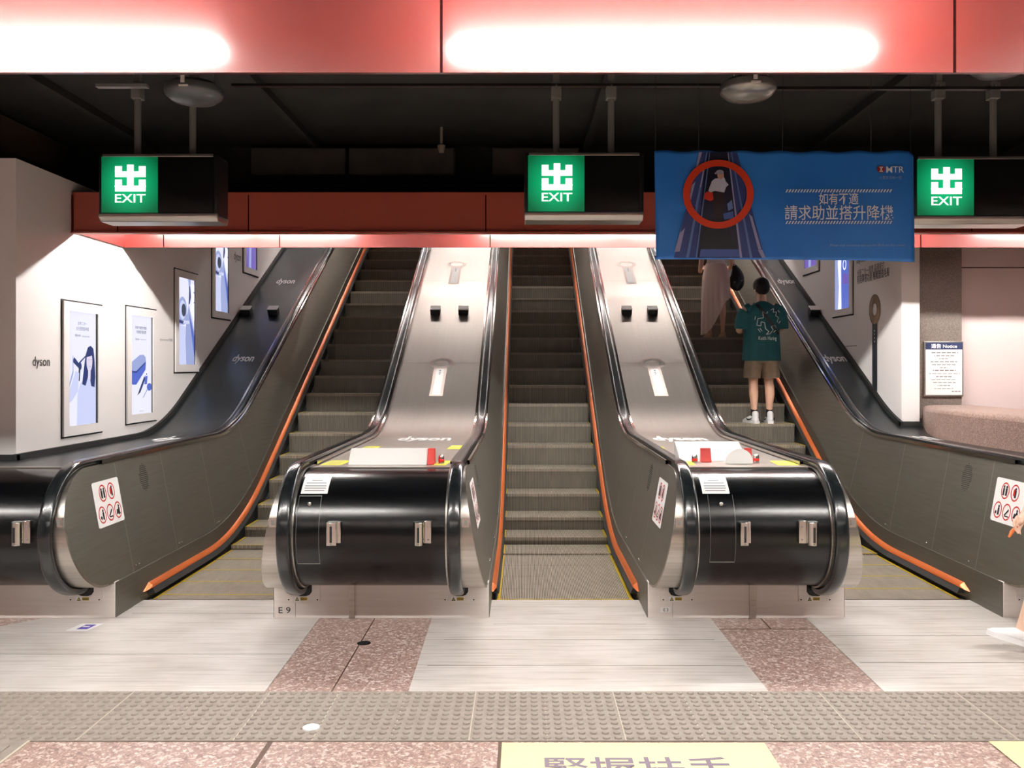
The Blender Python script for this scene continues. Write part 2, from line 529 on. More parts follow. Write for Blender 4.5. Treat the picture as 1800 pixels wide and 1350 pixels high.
# red light troughs: an upturned channel with tubes inside
def trough(name, y0, zb, x0, x1, joints, tubes, strength_mat, drop=0.0):
    zt = zb + BEAM_TOP - BEAM_BOT
    y1 = y0 + BEAM_W
    b = MB()
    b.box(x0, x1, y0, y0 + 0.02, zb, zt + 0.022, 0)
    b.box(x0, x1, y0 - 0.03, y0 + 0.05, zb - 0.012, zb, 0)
    b.box(x0, x1, y1, y1 + 0.02, zb - drop, zt, 1)  # unseen rear panel lengthened by drop, blocking tube light from the upper risers
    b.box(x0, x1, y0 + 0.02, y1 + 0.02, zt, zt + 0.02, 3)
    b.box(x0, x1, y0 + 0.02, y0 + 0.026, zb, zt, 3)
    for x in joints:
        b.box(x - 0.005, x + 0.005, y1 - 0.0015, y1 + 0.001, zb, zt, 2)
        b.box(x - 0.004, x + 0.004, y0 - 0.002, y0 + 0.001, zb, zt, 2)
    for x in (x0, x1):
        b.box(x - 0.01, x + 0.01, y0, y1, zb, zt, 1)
    struct(name, b, [M['red'], M['red_in_lit'] if y0 > 5 else M['red_in'], M['gap'], M['offwhite']])
    for k, (a, c) in enumerate(tubes):
        t = MB()
        ym, zm = y0 + 0.49, zt - 0.07
        t.tube([(a + 0.03, ym, zm), (c - 0.03, ym, zm)], 0.016, 10, 0)
        t.box(a, a + 0.03, ym - 0.02, ym + 0.02, zm - 0.02, zt, 1)
        t.box(c - 0.03, c, ym - 0.02, ym + 0.02, zm - 0.02, zt, 1)
        o = t.obj('fluorescent_tube', [strength_mat, M['offwhite']])
        tag(o, TROUGH_LABEL[name], 'lamp', TROUGH_GROUP[name])
TROUGH_LABEL = {
    'ceiling_trough': 'fluorescent tube hidden in the near red ceiling trough',
    'ceiling_trough.001': 'fluorescent tube hidden behind the far red beam above the escalators',
    'ceiling_trough.002': 'fluorescent tube above the upper part of the escalator shaft',
    'added_ceiling_trough': 'added unseen fluorescent tube high in the shaft, brightening the woman',
    'ceiling_trough.003': 'fluorescent tube in the red trough behind the camera'}
TROUGH_GROUP = {k: 'tubes in ' + v for k, v in (('ceiling_trough', 'the near red trough'), ('ceiling_trough.001', 'the far red trough'),
                ('ceiling_trough.002', 'the shaft trough'), ('ceiling_trough.003', 'the hall trough'), ('added_ceiling_trough', 'the added upper shaft trough'))}
M['tube'] = mat('tube_glow', rgb(255, 255, 255), 0.5, emit=(1.0, 0.98, 0.94, 1), estr=TUBE_STRENGTH)
M['tube_added'] = mat('tube_glow_added', rgb(255, 255, 255), 0.5, emit=(1.0, 0.97, 0.93, 1), estr=UPPER_STRENGTH)
M['tube_shaft'] = mat('tube_glow_shaft', rgb(255, 255, 255), 0.5, emit=(1.0, 0.97, 0.93, 1), estr=SHAFT_STRENGTH)
near_j = [-4.2, -2.24, -0.31, 1.63, 3.56]
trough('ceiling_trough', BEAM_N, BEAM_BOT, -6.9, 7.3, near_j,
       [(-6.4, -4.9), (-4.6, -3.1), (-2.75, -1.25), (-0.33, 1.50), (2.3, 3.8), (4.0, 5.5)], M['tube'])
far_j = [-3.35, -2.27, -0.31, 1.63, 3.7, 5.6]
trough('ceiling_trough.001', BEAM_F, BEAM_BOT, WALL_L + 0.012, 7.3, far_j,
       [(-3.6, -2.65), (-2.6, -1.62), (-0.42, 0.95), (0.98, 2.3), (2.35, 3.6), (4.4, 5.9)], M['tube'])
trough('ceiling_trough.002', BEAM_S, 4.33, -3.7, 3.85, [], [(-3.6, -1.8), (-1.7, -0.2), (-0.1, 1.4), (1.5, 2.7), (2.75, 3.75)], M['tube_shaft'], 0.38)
trough('added_ceiling_trough', 15.4, 5.75, -3.7, 3.85, [], [(-3.6, -1.8), (-1.7, -0.2), (-0.1, 1.4), (1.5, 2.7), (2.75, 3.75)], M['tube_added'], 0.38)  # added trough, out of view, lighting the woman and upper walls
trough('ceiling_trough.003', -2.42, BEAM_BOT, -6.9, 7.3, [], [(-4.5, -3.0), (-2.7, -1.2), (-0.8, 0.7), (1.0, 2.5), (3.0, 4.5)], M['tube'])

# dark seam where the outer decks meet the hoardings
b = MB()
for X, s, y0 in ((WALL_L, 1, 6.30), (WALL_R, -1, 8.82)):
    ys = stations(y0, Y_TOP)
    for dz in (0.0,):
        b.grid([[(X, y, deck_z(y) + 0.045), (X + s * 0.03, y, deck_z(y) + 0.045), (X + s * 0.03, y, deck_z(y) - 0.05)] for y in ys])
b.box(-4.9, WALL_L + 0.03, 6.31, 6.35, 1.0, 1.075)
b.box(WALL_R - 0.03, 4.08, 8.83, 8.87, 1.05, 1.16)
struct('trim_1', b, M['black'])

# ------------------------------------------------------------------ escalators
def side_panels(key, c, side, root):
    """skirt, deflector brush, inclined balustrade panel, handrail and guide on one side (side = -1 left, +1 right)."""
    S = c + side * HS
    ys = stations(5.905, Y_TOP)
    # skirt
    b = MB()
    rows = []
    for y in ys:
        zl = step_z(y) - 0.22 if y > 6.4 else 0.0
        zh = step_z(y) + 0.245
        rows.append([(S, y, zl), (S, y, zh), (S + side * 0.014, y, zh), (S + side * 0.014, y, zl)])
    b.grid(rows)
    b.face([0, 1, 2, 3])
    b.obj('skirt_panel', M['skirt'], root)
    # deflector: black bristles under an orange rail
    by = stations(6.42, Y_TOP)
    b = MB()
    b.grid([[(S, y, step_z(y) + 0.035), (S - side * 0.052, y, step_z(y) + 0.035), (S - side * 0.030, y, step_z(y) + 0.080), (S, y, step_z(y) + 0.080)] for y in by], close_v=True)
    n = len(by); b.face([0, 1, 2, 3]); b.face([4 * (n - 1) + k for k in (3, 2, 1, 0)])
    b.obj('skirt_brush', M['bristle'], root)
    b = MB()
    b.grid([[(S, y, step_z(y) + 0.080), (S - side * 0.034, y, step_z(y) + 0.080), (S - side * 0.030, y, step_z(y) + 0.098), (S, y, step_z(y) + 0.118)] for y in by], close_v=True)
    b.face([0, 1, 2, 3]); b.face([4 * (n - 1) + k for k in (3, 2, 1, 0)])
    # tapered end piece
    b.add([(S, 6.42, step_z(6.42) + .08), (S - side * .034, 6.42, .08), (S - side * .03, 6.42, .098), (S, 6.42, .118), (S, 6.33, .07), (S - side * .012, 6.34, .07)],
          [(0, 1, 5, 4), (1, 2, 5), (2, 3, 4, 5), (0, 4, 3)])
    b.obj('deflector_rail', M['orange'], root, 50)
    # inclined panel
    def px(f): return S + side * (0.012 + 0.143 * f)
    R = 0.40
    front = [AX_Y - R * math.cos(a) for a in [PI / 2 * k / 14 for k in range(1, 14)]]
    rows = []
    zl0, zt0 = AX_Z - R, AX_Z + R
    for y in front + [y for y in stations(AX_Y, Y_TOP)]:
        if y < AX_Y:
            h = math.sqrt(max(R * R - (AX_Y - y) ** 2, 0))
            zl, zt = AX_Z - h, AX_Z + h
            fl, ft = (zl - zl0) / (zt0 - zl0), (zt - zl0) / (zt0 - zl0)
        else:
            zl, zt, fl, ft = step_z(y) + 0.243, rail_z(y) - 0.047, 0.0, 1.0
        rows.append([(px(fl + (ft - fl) * k / 6), y, zl + (zt - zl) * k / 6) for k in range(7)])
    b = MB(); b.grid(rows, 0)
    y_seams = {'left': (6.20, 6.98, 7.85, 8.9), 'middle': (6.35, 7.2, 8.1), 'right': (6.28, 6.95, 7.75, 8.7)}[key]
    for y in y_seams:
        zl, zt = step_z(y) + 0.25, rail_z(y) - 0.055
        b.add([(px(0) - side * 0.002, y - 0.003, zl), (px(0) - side * 0.002, y + 0.003, zl), (px(1) - side * 0.002, y + 0.003, zt), (px(1) - side * 0.002, y - 0.003, zt)], [(0, 1, 2, 3)], 1)
        for k in (0, 1):
            b.ball((px(0.05) - side * 0.002, y + 0.05 + 0.05 * k, zl + 0.035), 0.007, 5, 2)
    pan = b.obj('balustrade_panel', [M['panel'], mat_line, M['chrome']], root)
    # bright lower seam trim
    b = MB()
    sy = stations(5.83, 9.2)
    b.grid([[(px(0) - side * 0.004, y, step_z(y) + 0.240), (px(0) - side * 0.004, y, step_z(y) + 0.247)] for y in sy])
    b.obj('panel_trim', M['chrome'], pan)
    # perforated speaker patch of dots
    b = MB()
    for i in range(9):
        for j in range(15):
            u, v = (i - 4) / 4.2, (j - 7) / 7.2
            if u * u + v * v < 1:
                y, f = 6.62 + 0.075 * u * 0.9, 0.79 + 0.145 * v * 0.9
                b.ball((px(f) - side * 0.001, y, step_z(y) + 0.243 + f * 0.8), 0.0036, 3)
    b.obj('speaker_grille', M['black'], pan)
    # silver rim between panel and handrail, all round the newel and along the top
    H = S + side * 0.205
    b = MB()
    rows = []
    for k in range(0, 31):
        a = PI * k / 30              # 0 = bottom, PI = top
        y, z = AX_Y - R * math.sin(a), AX_Z - R * math.cos(a)
        f = (z - zl0) / (zt0 - zl0)
        x0 = px(f)
        rows.append([(x0, y + 0.012, z - 0.012 * (1 if k > 15 else -1)), (x0, y, z), (H, y, z), (H + side * 0.056, y, z), (H + side * 0.056, y + 0.03, z)])
    for y in stations(AX_Y, Y_TOP)[1:]:
        z = rail_z(y) - 0.047
        rows.append([(px(1), y, z - 0.012), (px(1), y, z), (H, y, z), (H + side * 0.056, y, z), (H + side * 0.056, y, z - 0.03)])
    b.grid(rows)
    rim = b.obj('newel_rim', M['steel'], root, 40)
    b = MB()
    b.grid([[(H - side * 0.064, y, rail_z(y) - 0.047), (H - side * 0.064, y, rail_z(y) - 0.018), (H - side * 0.046, y, rail_z(y) - 0.018), (H - side * 0.046, y, rail_z(y) - 0.047)] for y in stations(6.0, Y_TOP)], close_v=True)
    b.obj('handrail_guide', M['chrome'], root)
    b = MB()
    b.grid([[(H + side * 0.050, y, rail_z(y) - 0.047), (H + side * 0.050, y, rail_z(y) - 0.028), (H + side * 0.072, y, rail_z(y) - 0.028), (H + side * 0.072, y, rail_z(y) - 0.047)] for y in stations(6.0, Y_TOP)], close_v=True)
    b.obj('handrail_guide', M['chrome'], root)
    # small sensor plate on the rim
    b = MB()
    za = 0.74
    ya = AX_Y - math.sqrt(R * R - (za - AX_Z) ** 2)
    b.box(*sorted((px(.6) + side * 0.012, H - side * 0.05)), ya - 0.008, ya + 0.01, za - 0.03, za + 0.03, 0)
    b.box(*sorted((px(.6) + side * 0.026, H - side * 0.064)), ya - 0.011, ya, za - 0.016, za + 0.016, 1)
    b.obj('sensor_plate', [M['chrome'], M['dark_steel_part']], rim)
    # handrail
    path = [(6.10, AX_Z - 0.425 + 0.02), (5.95, AX_Z - 0.425)]
    for k in range(0, 41):
        a = PI * k / 40
        path.append((AX_Y - 0.425 * math.sin(a), AX_Z - 0.425 * math.cos(a)))
    for y in stations(AX_Y, Y_TOP)[1:]:
        path.append((y, rail_z(y) - 0.022))
    rows = []
    n = 18
    for i, (y, z) in enumerate(path):
        y0, z0 = path[max(i - 1, 0)]; y1, z1 = path[min(i + 1, len(path) - 1)]
        d = Vector((y1 - y0, z1 - z0)).normalized()
        nx, nz = -d.y, d.x          # outward normal in (Y, Z)
        ring = []
        for k in range(n):
            t = 2 * PI * k / n
            cu, cv = math.cos(t), math.sin(t)
            u = 0.043 * math.copysign(abs(cu) ** 0.6, cu)
            w = 0.025 * math.copysign(abs(cv) ** 0.7, cv)
            ring.append((H + u, y + nx * w, z + nz * w))
        rows.append(ring)
    b = MB(); b.grid(rows, 0, close_v=True)
    b.obj('handrail', M['rubber'], root, 60)
mat_line = mat('bright_seam', rgb(176, 170, 160), 0.4, 0.6)
M['hole'] = mat('inlet_black', rgb(6, 6, 6), 0.6)

ESC_LABEL = {
    'left': 'left escalator with empty dark steps, beside the white advertising wall',
    'middle': 'empty middle escalator with pale grooved lower steps and orange skirt rails',
    'right': 'right escalator carrying the man in the teal shirt'}
def step_mesh(front_yellow):
    b = MB()
    hw = 0.503
    b.box(-hw, hw, 0.0, 0.396, -0.03, 0.0, 0)
    # riser, slightly hollow
    prof = [(0.0, 0.0), (0.004, -0.03), (0.016, -0.12), (0.02, -0.26)]
    b.grid([[(-hw, y, z), (hw, y, z)] for y, z in prof], 1)
    m = [M['step'], M['step_riser'], M['yellow']]
    for s in (-1, 1):
        b.box(*sorted((s * hw, s * (hw - 0.024))), 0.002, 0.394, -0.001, 0.0012, 2)
    if front_yellow:
        b.box(-hw, hw, 0.004, 0.022, -0.001, 0.0008, 2)
    return b.mesh('step', m)
for key, (c, ph) in ESC.items():
    root = thing('escalator', ESC_LABEL[key], 'escalator', (c, 6.33, 0), 'escalators')
    me = step_mesh(key != 'middle')
    n0 = math.ceil((6.30 - ph) / 0.4) - 1
    for n in range(n0, 23):
        o = bpy.data.objects.new('step', me)
        COL.objects.link(o)
        y = ph + 0.4 * n
        o.location = (0, y - 6.33, step_z(y) - 0.004)
        attach(o, root)
    b = MB()
    b.box(c - HS, c + HS, 6.16, 6.335, -0.02, 0.008, 0)
    for k in range(86):
        x = c - 0.50 + 1.0 * k / 85
        b.box(x - 0.003, x + 0.003, 6.335, 6.375, -0.01, 0.007, 1)
    b.obj('comb_plate', [M['plate'], M['yellow'] if key == 'middle' else M['steel']], root)
    for side in (-1, 1):
        side_panels(key, c, side, root)

# ------------------------------------------------------------------ newel drums, decks and base cabinets between the escalators
def deck_unit(label, x0, x1, hand, left_wall=None, right_wall=None, deck_mat='steel_deck'):
    """x0..x1: base cabinet; hand: X of the handrail(s) that dive into it."""
    root = thing('escalator_deck', label, 'escalator deck', ((x0 + x1) / 2, 5.9, 0), 'decks beside and between the escalators')
    lo = hand[0] + 0.05 if left_wall is None else left_wall
    hi = hand[-1] - 0.05 if right_wall is None else right_wall
    if left_wall is not None: lo = -4.85
    if right_wall is not None: hi = 4.7
    b = MB()
    b.box(x0 + 0.004, x1 - 0.004, 5.90, 5.97, 0.0, 0.247, 0)
    b.obj('base_cabinet', M['steel_base'], root, 30, 0.004)
    b = MB()
    R = 0.385
    prof = [(5.90, AX_Z - R)] + [(AX_Y - R * math.sin(PI * k / 32), AX_Z - R * math.cos(PI * k / 32)) for k in range(33)] + [(5.9, AX_Z + R), (5.93, AX_Z + R)]
    b.grid([[(lo, y, z), (hi, y, z)] for y, z in prof])
    drum = b.obj('newel_drum', M['drum'], root, 60)
    # deck
    b = MB()
    rows = []
    for y in stations(5.925, Y_TOP):
        z = deck_z(y)
        a, e = lo - 0.03, hi + 0.03
        if left_wall is not None: a = -4.85 if y < 6.3 else left_wall - 0.02
        if right_wall is not None: e = 4.3 if y < 8.85 else right_wall + 0.02
        rows.append([(a, y, z - 0.05), (a, y, z), (e, y, z), (e, y, z - 0.05)])
    b.grid(rows, 0)
    a, e = rows[-1][1][0], rows[-1][2][0]
    for y in (10.15, 12.3, 14.5):
        if not (left_wall or right_wall):
            b.add([(a, y - .006, deck_z(y - .006) + .0015), (e, y - .006, deck_z(y - .006) + .0015), (e, y + .006, deck_z(y + .006) + .0015), (a, y + .006, deck_z(y + .006) + .0015)], [(0, 1, 2, 3)], 1)
    dk = b.obj('deck_panel', [M[deck_mat], mat_line], root, 30)
    # edge strip at the top of the drum
    b = MB()
    b.box(lo, hi, 5.885, 5.93, AX_Z + R + 0.001, AX_Z + R + 0.008)
    b.obj('drum_trim', M['steel'], dk)
    for H in hand:
        p = MB()
        p.box(H - 0.115, H + 0.115, 5.892, 5.90, 0.118, 0.258)
        ip = p.obj('inlet_plate', M['steel_base'], root, 30)
        p = MB()
        hole = [(H - 0.06, 0.262), (H - 0.06, 0.185), (H - 0.045, 0.163), (H - 0.02, 0.155), (H + 0.02, 0.155), (H + 0.045, 0.163), (H + 0.06, 0.185), (H + 0.06, 0.262)]
        p.prism(hole, 5.8895, 5.893, 'xz')
        p.obj('inlet_gap', M['hole'], ip)
        for sx in (-1, 1):
            for z in (0.130, 0.247):
                p = MB()
                p.tube([(H + sx * 0.098, 5.8885, z), (H + sx * 0.098, 5.893, z)], 0.005, 8)
                p.obj('screw', M['black'], ip)
    return root, lo, hi
HAND = {k: (c - HS - 0.205, c + HS + 0.205) for k, (c, p) in ESC.items()}
E_L, E_M, E_R = ESC['left'][0], ESC['middle'][0], ESC['right'][0]
UNITS = {}
UNITS['far_left'] = deck_unit('leftmost black drum and dark sloping deck running up beside the white wall', -4.85, E_L - HS, [HAND['left'][0]], left_wall=WALL_L, deck_mat='steel_dark')
UNITS['left'] = deck_unit('black drum marked E 9 with bright steel deck, between left and middle escalators', E_L + HS, E_M - HS, [HAND['left'][1], HAND['middle'][0]])
UNITS['right'] = deck_unit('black drum marked E 3 with bright steel deck, between middle and right escalators', E_M + HS, E_R - HS, [HAND['middle'][1], HAND['right'][0]])
UNITS['far_right'] = deck_unit('dark sloping deck right of the right escalator, below the granite parapet', E_R + HS, 4.85, [HAND['right'][1]], right_wall=WALL_R, deck_mat='steel_dark')
# ------------------------------------------------------------------ lettering and stickers on the decks
def on_deck(off=0.003):
    return lambda u, v: (u, v, deck_z(v) + off)
def decal(name, mb, mats, label, cat, group=None, parent=None):
    o = mb.obj(name, mats, parent, 0)
    return tag(o, label, cat, group)
DL = 'white advertising lettering on the decks'
for body, u0, u1, v0, v1, where in (
        ('dyson', -1.183, -0.683, 7.87, 8.42, 'white lettering lying flat on the bright deck behind the drum marked E 9'),
        ('dyson', 1.226, 1.726, 7.87, 8.42, 'white lettering lying flat on the bright deck behind the drum marked E 3'),
        ('dyso', -3.48, -3.09, 7.87, 8.42, 'white lettering cut off by the handrail, on the flat leftmost deck'),
        ('yson', 3.60, 3.93, 7.87, 8.42, 'white lettering cut off by the handrail, on the flat deck by the granite parapet'),
        ('dyson', -3.448, -3.198, 10.13, 10.33, 'lower white lettering on the slope of the leftmost dark deck'),
        ('dyson', -3.51, -3.25, 12.16, 12.36, 'upper white lettering on the slope of the leftmost dark deck'),
        ('dyson', 3.562, 3.827, 10.13, 10.33, 'lower white lettering on the slope of the rightmost dark deck'),
        ('dyson', 3.615, 3.88, 12.16, 12.36, 'upper white lettering on the slope of the rightmost dark deck')):
    b = MB(); text_into(b, body, on_deck(), u0, u1, v0, v1, 0, 0.028)
    decal('deck_lettering', b, M['white'], where, 'lettering', DL)
def rows_on(fn, u0, u1, v0, v1, n=6):
    return [[fn(u0, v0 + (v1 - v0) * k / n), fn(u1, v0 + (v1 - v0) * k / n)] for k in range(n + 1)]
for cu, v_lo, v_hi, where in (
        (-0.963, 9.48, 10.14, 'lower pale ring and stick sticker on the bright deck left of the middle escalator'),
        (-0.991, 12.20, 12.84, 'upper pale ring and stick sticker on the bright deck left of the middle escalator'),
        (1.520, 9.48, 10.14, 'lower pale ring and stick sticker on the bright deck right of the middle escalator'),
        (1.535, 12.20, 12.84, 'upper pale ring and stick sticker on the bright deck right of the middle escalator')):
    b = MB()
    ring_into(b, cu, v_hi, 0.145, 0.115, 0.035, on_deck(0.003), 0)
    ring_into(b, cu, v_hi, 0.105, 0.075, 0.010, on_deck(0.0035), 1)
    b.grid(rows_on(on_deck(0.003), cu - 0.075, cu + 0.075, v_lo, v_hi - 0.10), 0)
    b.grid(rows_on(on_deck(0.0045), cu - 0.045, cu + 0.045, v_lo + 0.02, v_hi - 0.12), 1)
    for k in range(3):
        poly_into(b, ellipse(cu, v_hi - 0.16 - 0.035 * k, 0.012, 0.010, 10), on_deck(0.0055), 2)
    decal('deck_sticker', b, [M['clear_pink'], M['white'], M['grey_print']], where, 'sticker', 'pale product stickers on the decks')
# square stops that keep people from sliding down the decks
for i, (u, where) in enumerate((
        (-3.64, 'black square stop with pale top on the leftmost deck, next to the white wall'),
        (-3.285, 'black square stop with pale top on the leftmost deck, next to the handrail'),
        (-1.155, 'black square stop on the bright deck, next to the left escalator'),
        (-0.787, 'black square stop on the bright deck, just left of the middle escalator'),
        (1.357, 'black square stop on the bright deck, just right of the middle escalator'),
        (1.695, 'black square stop on the bright deck, next to the right escalator'),
        (3.82, 'square stop with pale top on the rightmost dark deck, right of the man'))):
    y0 = 11.30
    A = Vector((y0, deck_z(y0) - 0.004)); d = Vector((0.876, 0.482)); nn = Vector((-0.482, 0.876))
    def q(l, h): return tuple(A + d * l + nn * h)
    root = thing('deck_stop', where, 'deck stop', (u, 11.36, deck_z(11.36)), 'square stops on the sloping decks')
    b = MB(); b.prism([q(0, 0), q(0, 0.080), q(0.112, 0.080), q(0.112, 0)], u - 0.064, u + 0.064, 'yz')
    b.obj('block', M['black'], root, 30, 0.010)
    b = MB(); b.prism([q(-0.003, 0.076), q(-0.003, 0.090), q(0.114, 0.090), q(0.114, 0.076)], u - 0.067, u + 0.067, 'yz')
    b.obj('cap', M['offwhite'], root, 30, 0.005)
# yellow hand warning stickers
for u0, u1, v0, v1, where in (
        (-1.42, -1.25, 6.00, 6.30, 'yellow sticker left of the white box on the drum deck marked E 9'),
        (-1.37, -1.22, 7.11, 7.42, 'yellow sticker behind the white box on the deck marked E 9, beside the left handrail'),
        (-0.64, -0.51, 7.16, 7.50, 'yellow sticker on the deck marked E 9, beside the right handrail'),
        (-0.63, -0.52, 5.99, 6.28, 'yellow sticker under the small chrome knob, right of the red end'),
        (1.10, 1.19, 6.95, 7.40, 'yellow sticker on the deck marked E 3, beside its left handrail'),
        (1.13, 1.22, 6.00, 6.25, 'yellow sticker in front of the white panel on the deck marked E 3'),
        (1.77, 1.94, 5.99, 6.28, 'yellow sticker right of the pale half disc on the deck marked E 3')):
    b = MB()
    poly_into(b, [(u0, v0), (u1 - 0.02, v0), (u1, v1), (u0 + 0.02, v1)], on_deck(0.002), 0)
    for k in range(3):
        w = v0 + (v1 - v0) * (0.25 + 0.22 * k)
        poly_into(b, [(u0 + 0.03, w), (u1 - 0.04, w), (u1 - 0.04, w + 0.02), (u0 + 0.03, w + 0.02)], on_deck(0.003), 1)
    decal('deck_warning_sticker', b, [M['yellow_sticker'], mat_line], where, 'sticker', 'yellow stickers on the decks')

# white box, chrome knobs and panel standing on the two middle decks
ZD = 1.036
root = thing('deck_sign_box', 'long white wedge box with a red end standing on the deck marked E 9', 'sign box', (-0.95, 6.06, ZD))
b = MB(); b.prism([(6.02, ZD), (6.13, ZD + 0.105), (6.16, ZD + 0.105), (6.20, ZD)], -1.225, -0.675, 'yz')
b.obj('housing', M['offwhite'], root, 30, 0.004)
b = MB(); b.prism([(6.035, ZD), (6.08, ZD + 0.108), (6.13, ZD + 0.108), (6.17, ZD)], -0.674, -0.625, 'yz')
b.obj('end_cap', M['red_sign'], root, 30, 0.004)['label'] = 'red end cap'
def knob(x, y, label):
    root = thing('chrome_button', label, 'knob', (x, y, ZD), 'chrome and red knobs on the decks')
    b = MB(); b.lathe([(0.0001, 0.0), (0.021, 0.0), (0.021, 0.045), (0.017, 0.056), (0.008, 0.062), (0.0001, 0.063)], (x, y, ZD), 18)
    b.obj('dome', M['chrome'], root)
    b = MB(); b.lathe([(0.0215, 0.012), (0.0225, 0.014), (0.0225, 0.03), (0.0215, 0.032)], (x, y, ZD), 18)
    b.obj('band', M['red_sign'], root)['label'] = 'red band'
knob(-0.582, 6.12, 'small chrome knob beside the red end of the white box')
knob(1.225, 6.17, 'small chrome knob left of the red square, on the deck marked E 3')
knob(1.665, 6.17, 'small chrome knob right of the pale half disc, on the deck marked E 3')
root = thing('leaning_notice', 'white leaning panel on the deck marked E 3, behind the half disc', 'sign panel', (1.38, 6.32, ZD))
b = MB(); b.prism([(6.26, ZD), (6.50, ZD + 0.122), (6.52, ZD + 0.122), (6.54, ZD)], 1.14, 1.625, 'yz')
b.obj('panel', M['offwhite'], root, 30, 0.004)
for x0, x1 in ((1.278, 1.352), (1.595, 1.648)):
    b = MB(); b.prism([(6.19, ZD), (6.225, ZD + 0.098), (6.245, ZD + 0.098), (6.255, ZD)], x0, x1, 'yz')
    b.obj('end_cap', M['red_sign'], root, 30, 0.003)['label'] = 'red square cap'
b = MB()
b.prism([(1.43 + 0.095 - 0.095 * math.cos(PI * k / 20), ZD + 0.012 + 0.095 * math.sin(PI * k / 20)) for k in range(21)] + [(1.62, ZD), (1.43, ZD)], 6.08, 6.115, 'xz')
tag(b.obj('semicircular_sign', M['offwhite'], None, 40, 0.003), 'pale half disc standing at the front edge of the deck marked E 3', 'sign')

# ------------------------------------------------------------------ fittings on the drums
RD = 0.385
def drum_pt(a, off):
    return AX_Y - (RD + off) * math.sin(a), AX_Z + (RD + off) * math.cos(a)
def drum_angle(py):
    best = min(range(0, 181), key=lambda d: abs(CY - FPX * (drum_pt(math.radians(d), 0)[1] - EYE) / drum_pt(math.radians(d), 0)[0] - py))
    return math.radians(best)
def on_drum(off):
    return lambda u, a: (u,) + drum_pt(a, off)
def drum_patch(mb, u0, u1, py0, py1, off, mi=0, skew=0.0):
    a0, a1 = drum_angle(py0), drum_angle(py1)
    fn = on_drum(off)
    mb.grid([[fn(u0 + skew * (k / 10), a0 + (a1 - a0) * k / 10), fn(u1 + skew * (k / 10), a0 + (a1 - a0) * k / 10)] for k in range(11)], mi)
for u0, u1, lab in ((-1.43, -1.258, 'white notice at the upper left of the drum marked E 9'), (1.150, 1.325, 'white notice at the upper left of the drum marked E 3')):
    b = MB()
    drum_patch(b, u0, u1, 838, 868, 0.0015, 0)
    for k, (i, j) in enumerate(((0.3, 0.7), (0.12, 0.88), (0.1, 0.9), (0.1, 0.9), (0.12, 0.86))):
        w = u1 - u0
        drum_patch(b, u0 + w * i, u0 + w * j, 844 + 4.6 * k, 845.4 + 4.6 * k, 0.0022, 1)
    decal('drum_notice', b, [M['white'], M['grey_print']], lab, 'notice', 'white notices on the drums')
for u0, u1, py0, py1, key, lab in ((-1.465, -1.29, 871, 990, 'left', 'thin line'), (1.18, 1.34, 869, 987, 'right', 'thin line')):
    root = UNITS[key][0]
    b = MB()
    lo = UNITS[key][1]
    u0 = max(u0, lo + 0.02)
    t = 0.0016
    drum_patch(b, u0, u1, py0, py0 + 1.2, 0.001); drum_patch(b, u0, u1, py1, py1 + 1.2, 0.001)
    drum_patch(b, u0, u0 + t, py0, py1, 0.001); drum_patch(b, u1 - t, u1, py0, py1, 0.001)
    h = b.obj('access_hatch', M['dark_steel_part'], root, 60)
    a = drum_angle(886)
    y, z = drum_pt(a, 0)
    b = MB(); b.ball(((u0 + u1) / 2, y, z), (0.015, 0.010, 0.015), 8)
    b.obj('hatch_lock', M['chrome'], h)
def socket(x0, x1, style, lab):
    xm = (x0 + x1) / 2
    root = thing('barrier_socket', lab, 'barrier socket', (xm, 5.42, 0.60), 'steel tape barrier sockets on the drums')
    z0, z1 = 0.602, 0.748
    b = MB()
    if style == 'box':
        b.box(x0, x1 - 0.022, 5.385, 5.45, z0, z1)
        b.box(x1 - 0.026, x1, 5.415, 5.45, z0 + 0.01, z1)
        b.obj('bracket', M['chrome'], root, 30, 0.004)
        b = MB(); b.box(x0 + 0.022, x0 + 0.036, 5.383, 5.386, z0 + 0.02, z1 - 0.025); b.obj('slot', M['black'], root, 30)
        xs = x0 + 0.029
    else:
        s = 1 if style == 'right' else -1
        bx = x0 if s > 0 else x1
        c = bx + s * 0.042
        b.prism([(c + 0.038 * math.cos(PI + PI * k / 14), 5.43 + 0.055 * math.sin(PI + PI * k / 14)) for k in range(15)] + [(c + 0.038, 5.45), (c - 0.038, 5.45)], z0, z1, 'xy')
        b.box(*sorted((bx + s * 0.078, bx + s * (x1 - x0))), 5.412, 5.45, z0 + 0.01, z1 + 0.006)
        b.obj('bracket', M['chrome'], root, 30, 0.003)
        b = MB(); b.box(c - 0.007, c + 0.007, 5.372, 5.377, z0 + 0.02, z1 - 0.03); b.obj('slot', M['black'], root, 30)
        xs = c
        for z in (z0 + 0.035, z1 - 0.03):
            b = MB(); b.ball((bx + s * (x1 - x0 - 0.02), 5.411, z), 0.006, 6); b.obj('screw', M['dark_steel_part'], root)
    for z in (z0 + 0.012, z1 - 0.018):
        b = MB(); b.ball((xs, 5.375 if style != 'box' else 5.384, z), 0.006, 6); b.obj('screw', M['dark_steel_part'], root)
socket(-1.232, -1.147, 'box', 'left steel tape socket on the drum marked E 9, boxy with a black slot')
socket(-0.698, -0.578, 'right', 'right steel tape socket on the drum marked E 9, rounded with a side plate')
socket(1.357, 1.430, 'box', 'left steel tape socket on the drum marked E 3, narrow and boxy')
socket(1.730, 1.856, 'left', 'right steel tape socket on the drum marked E 3, rounded with a plate')
socket(-3.218, -3.096, 'right', 'steel tape socket on the leftmost black drum at the photo edge')
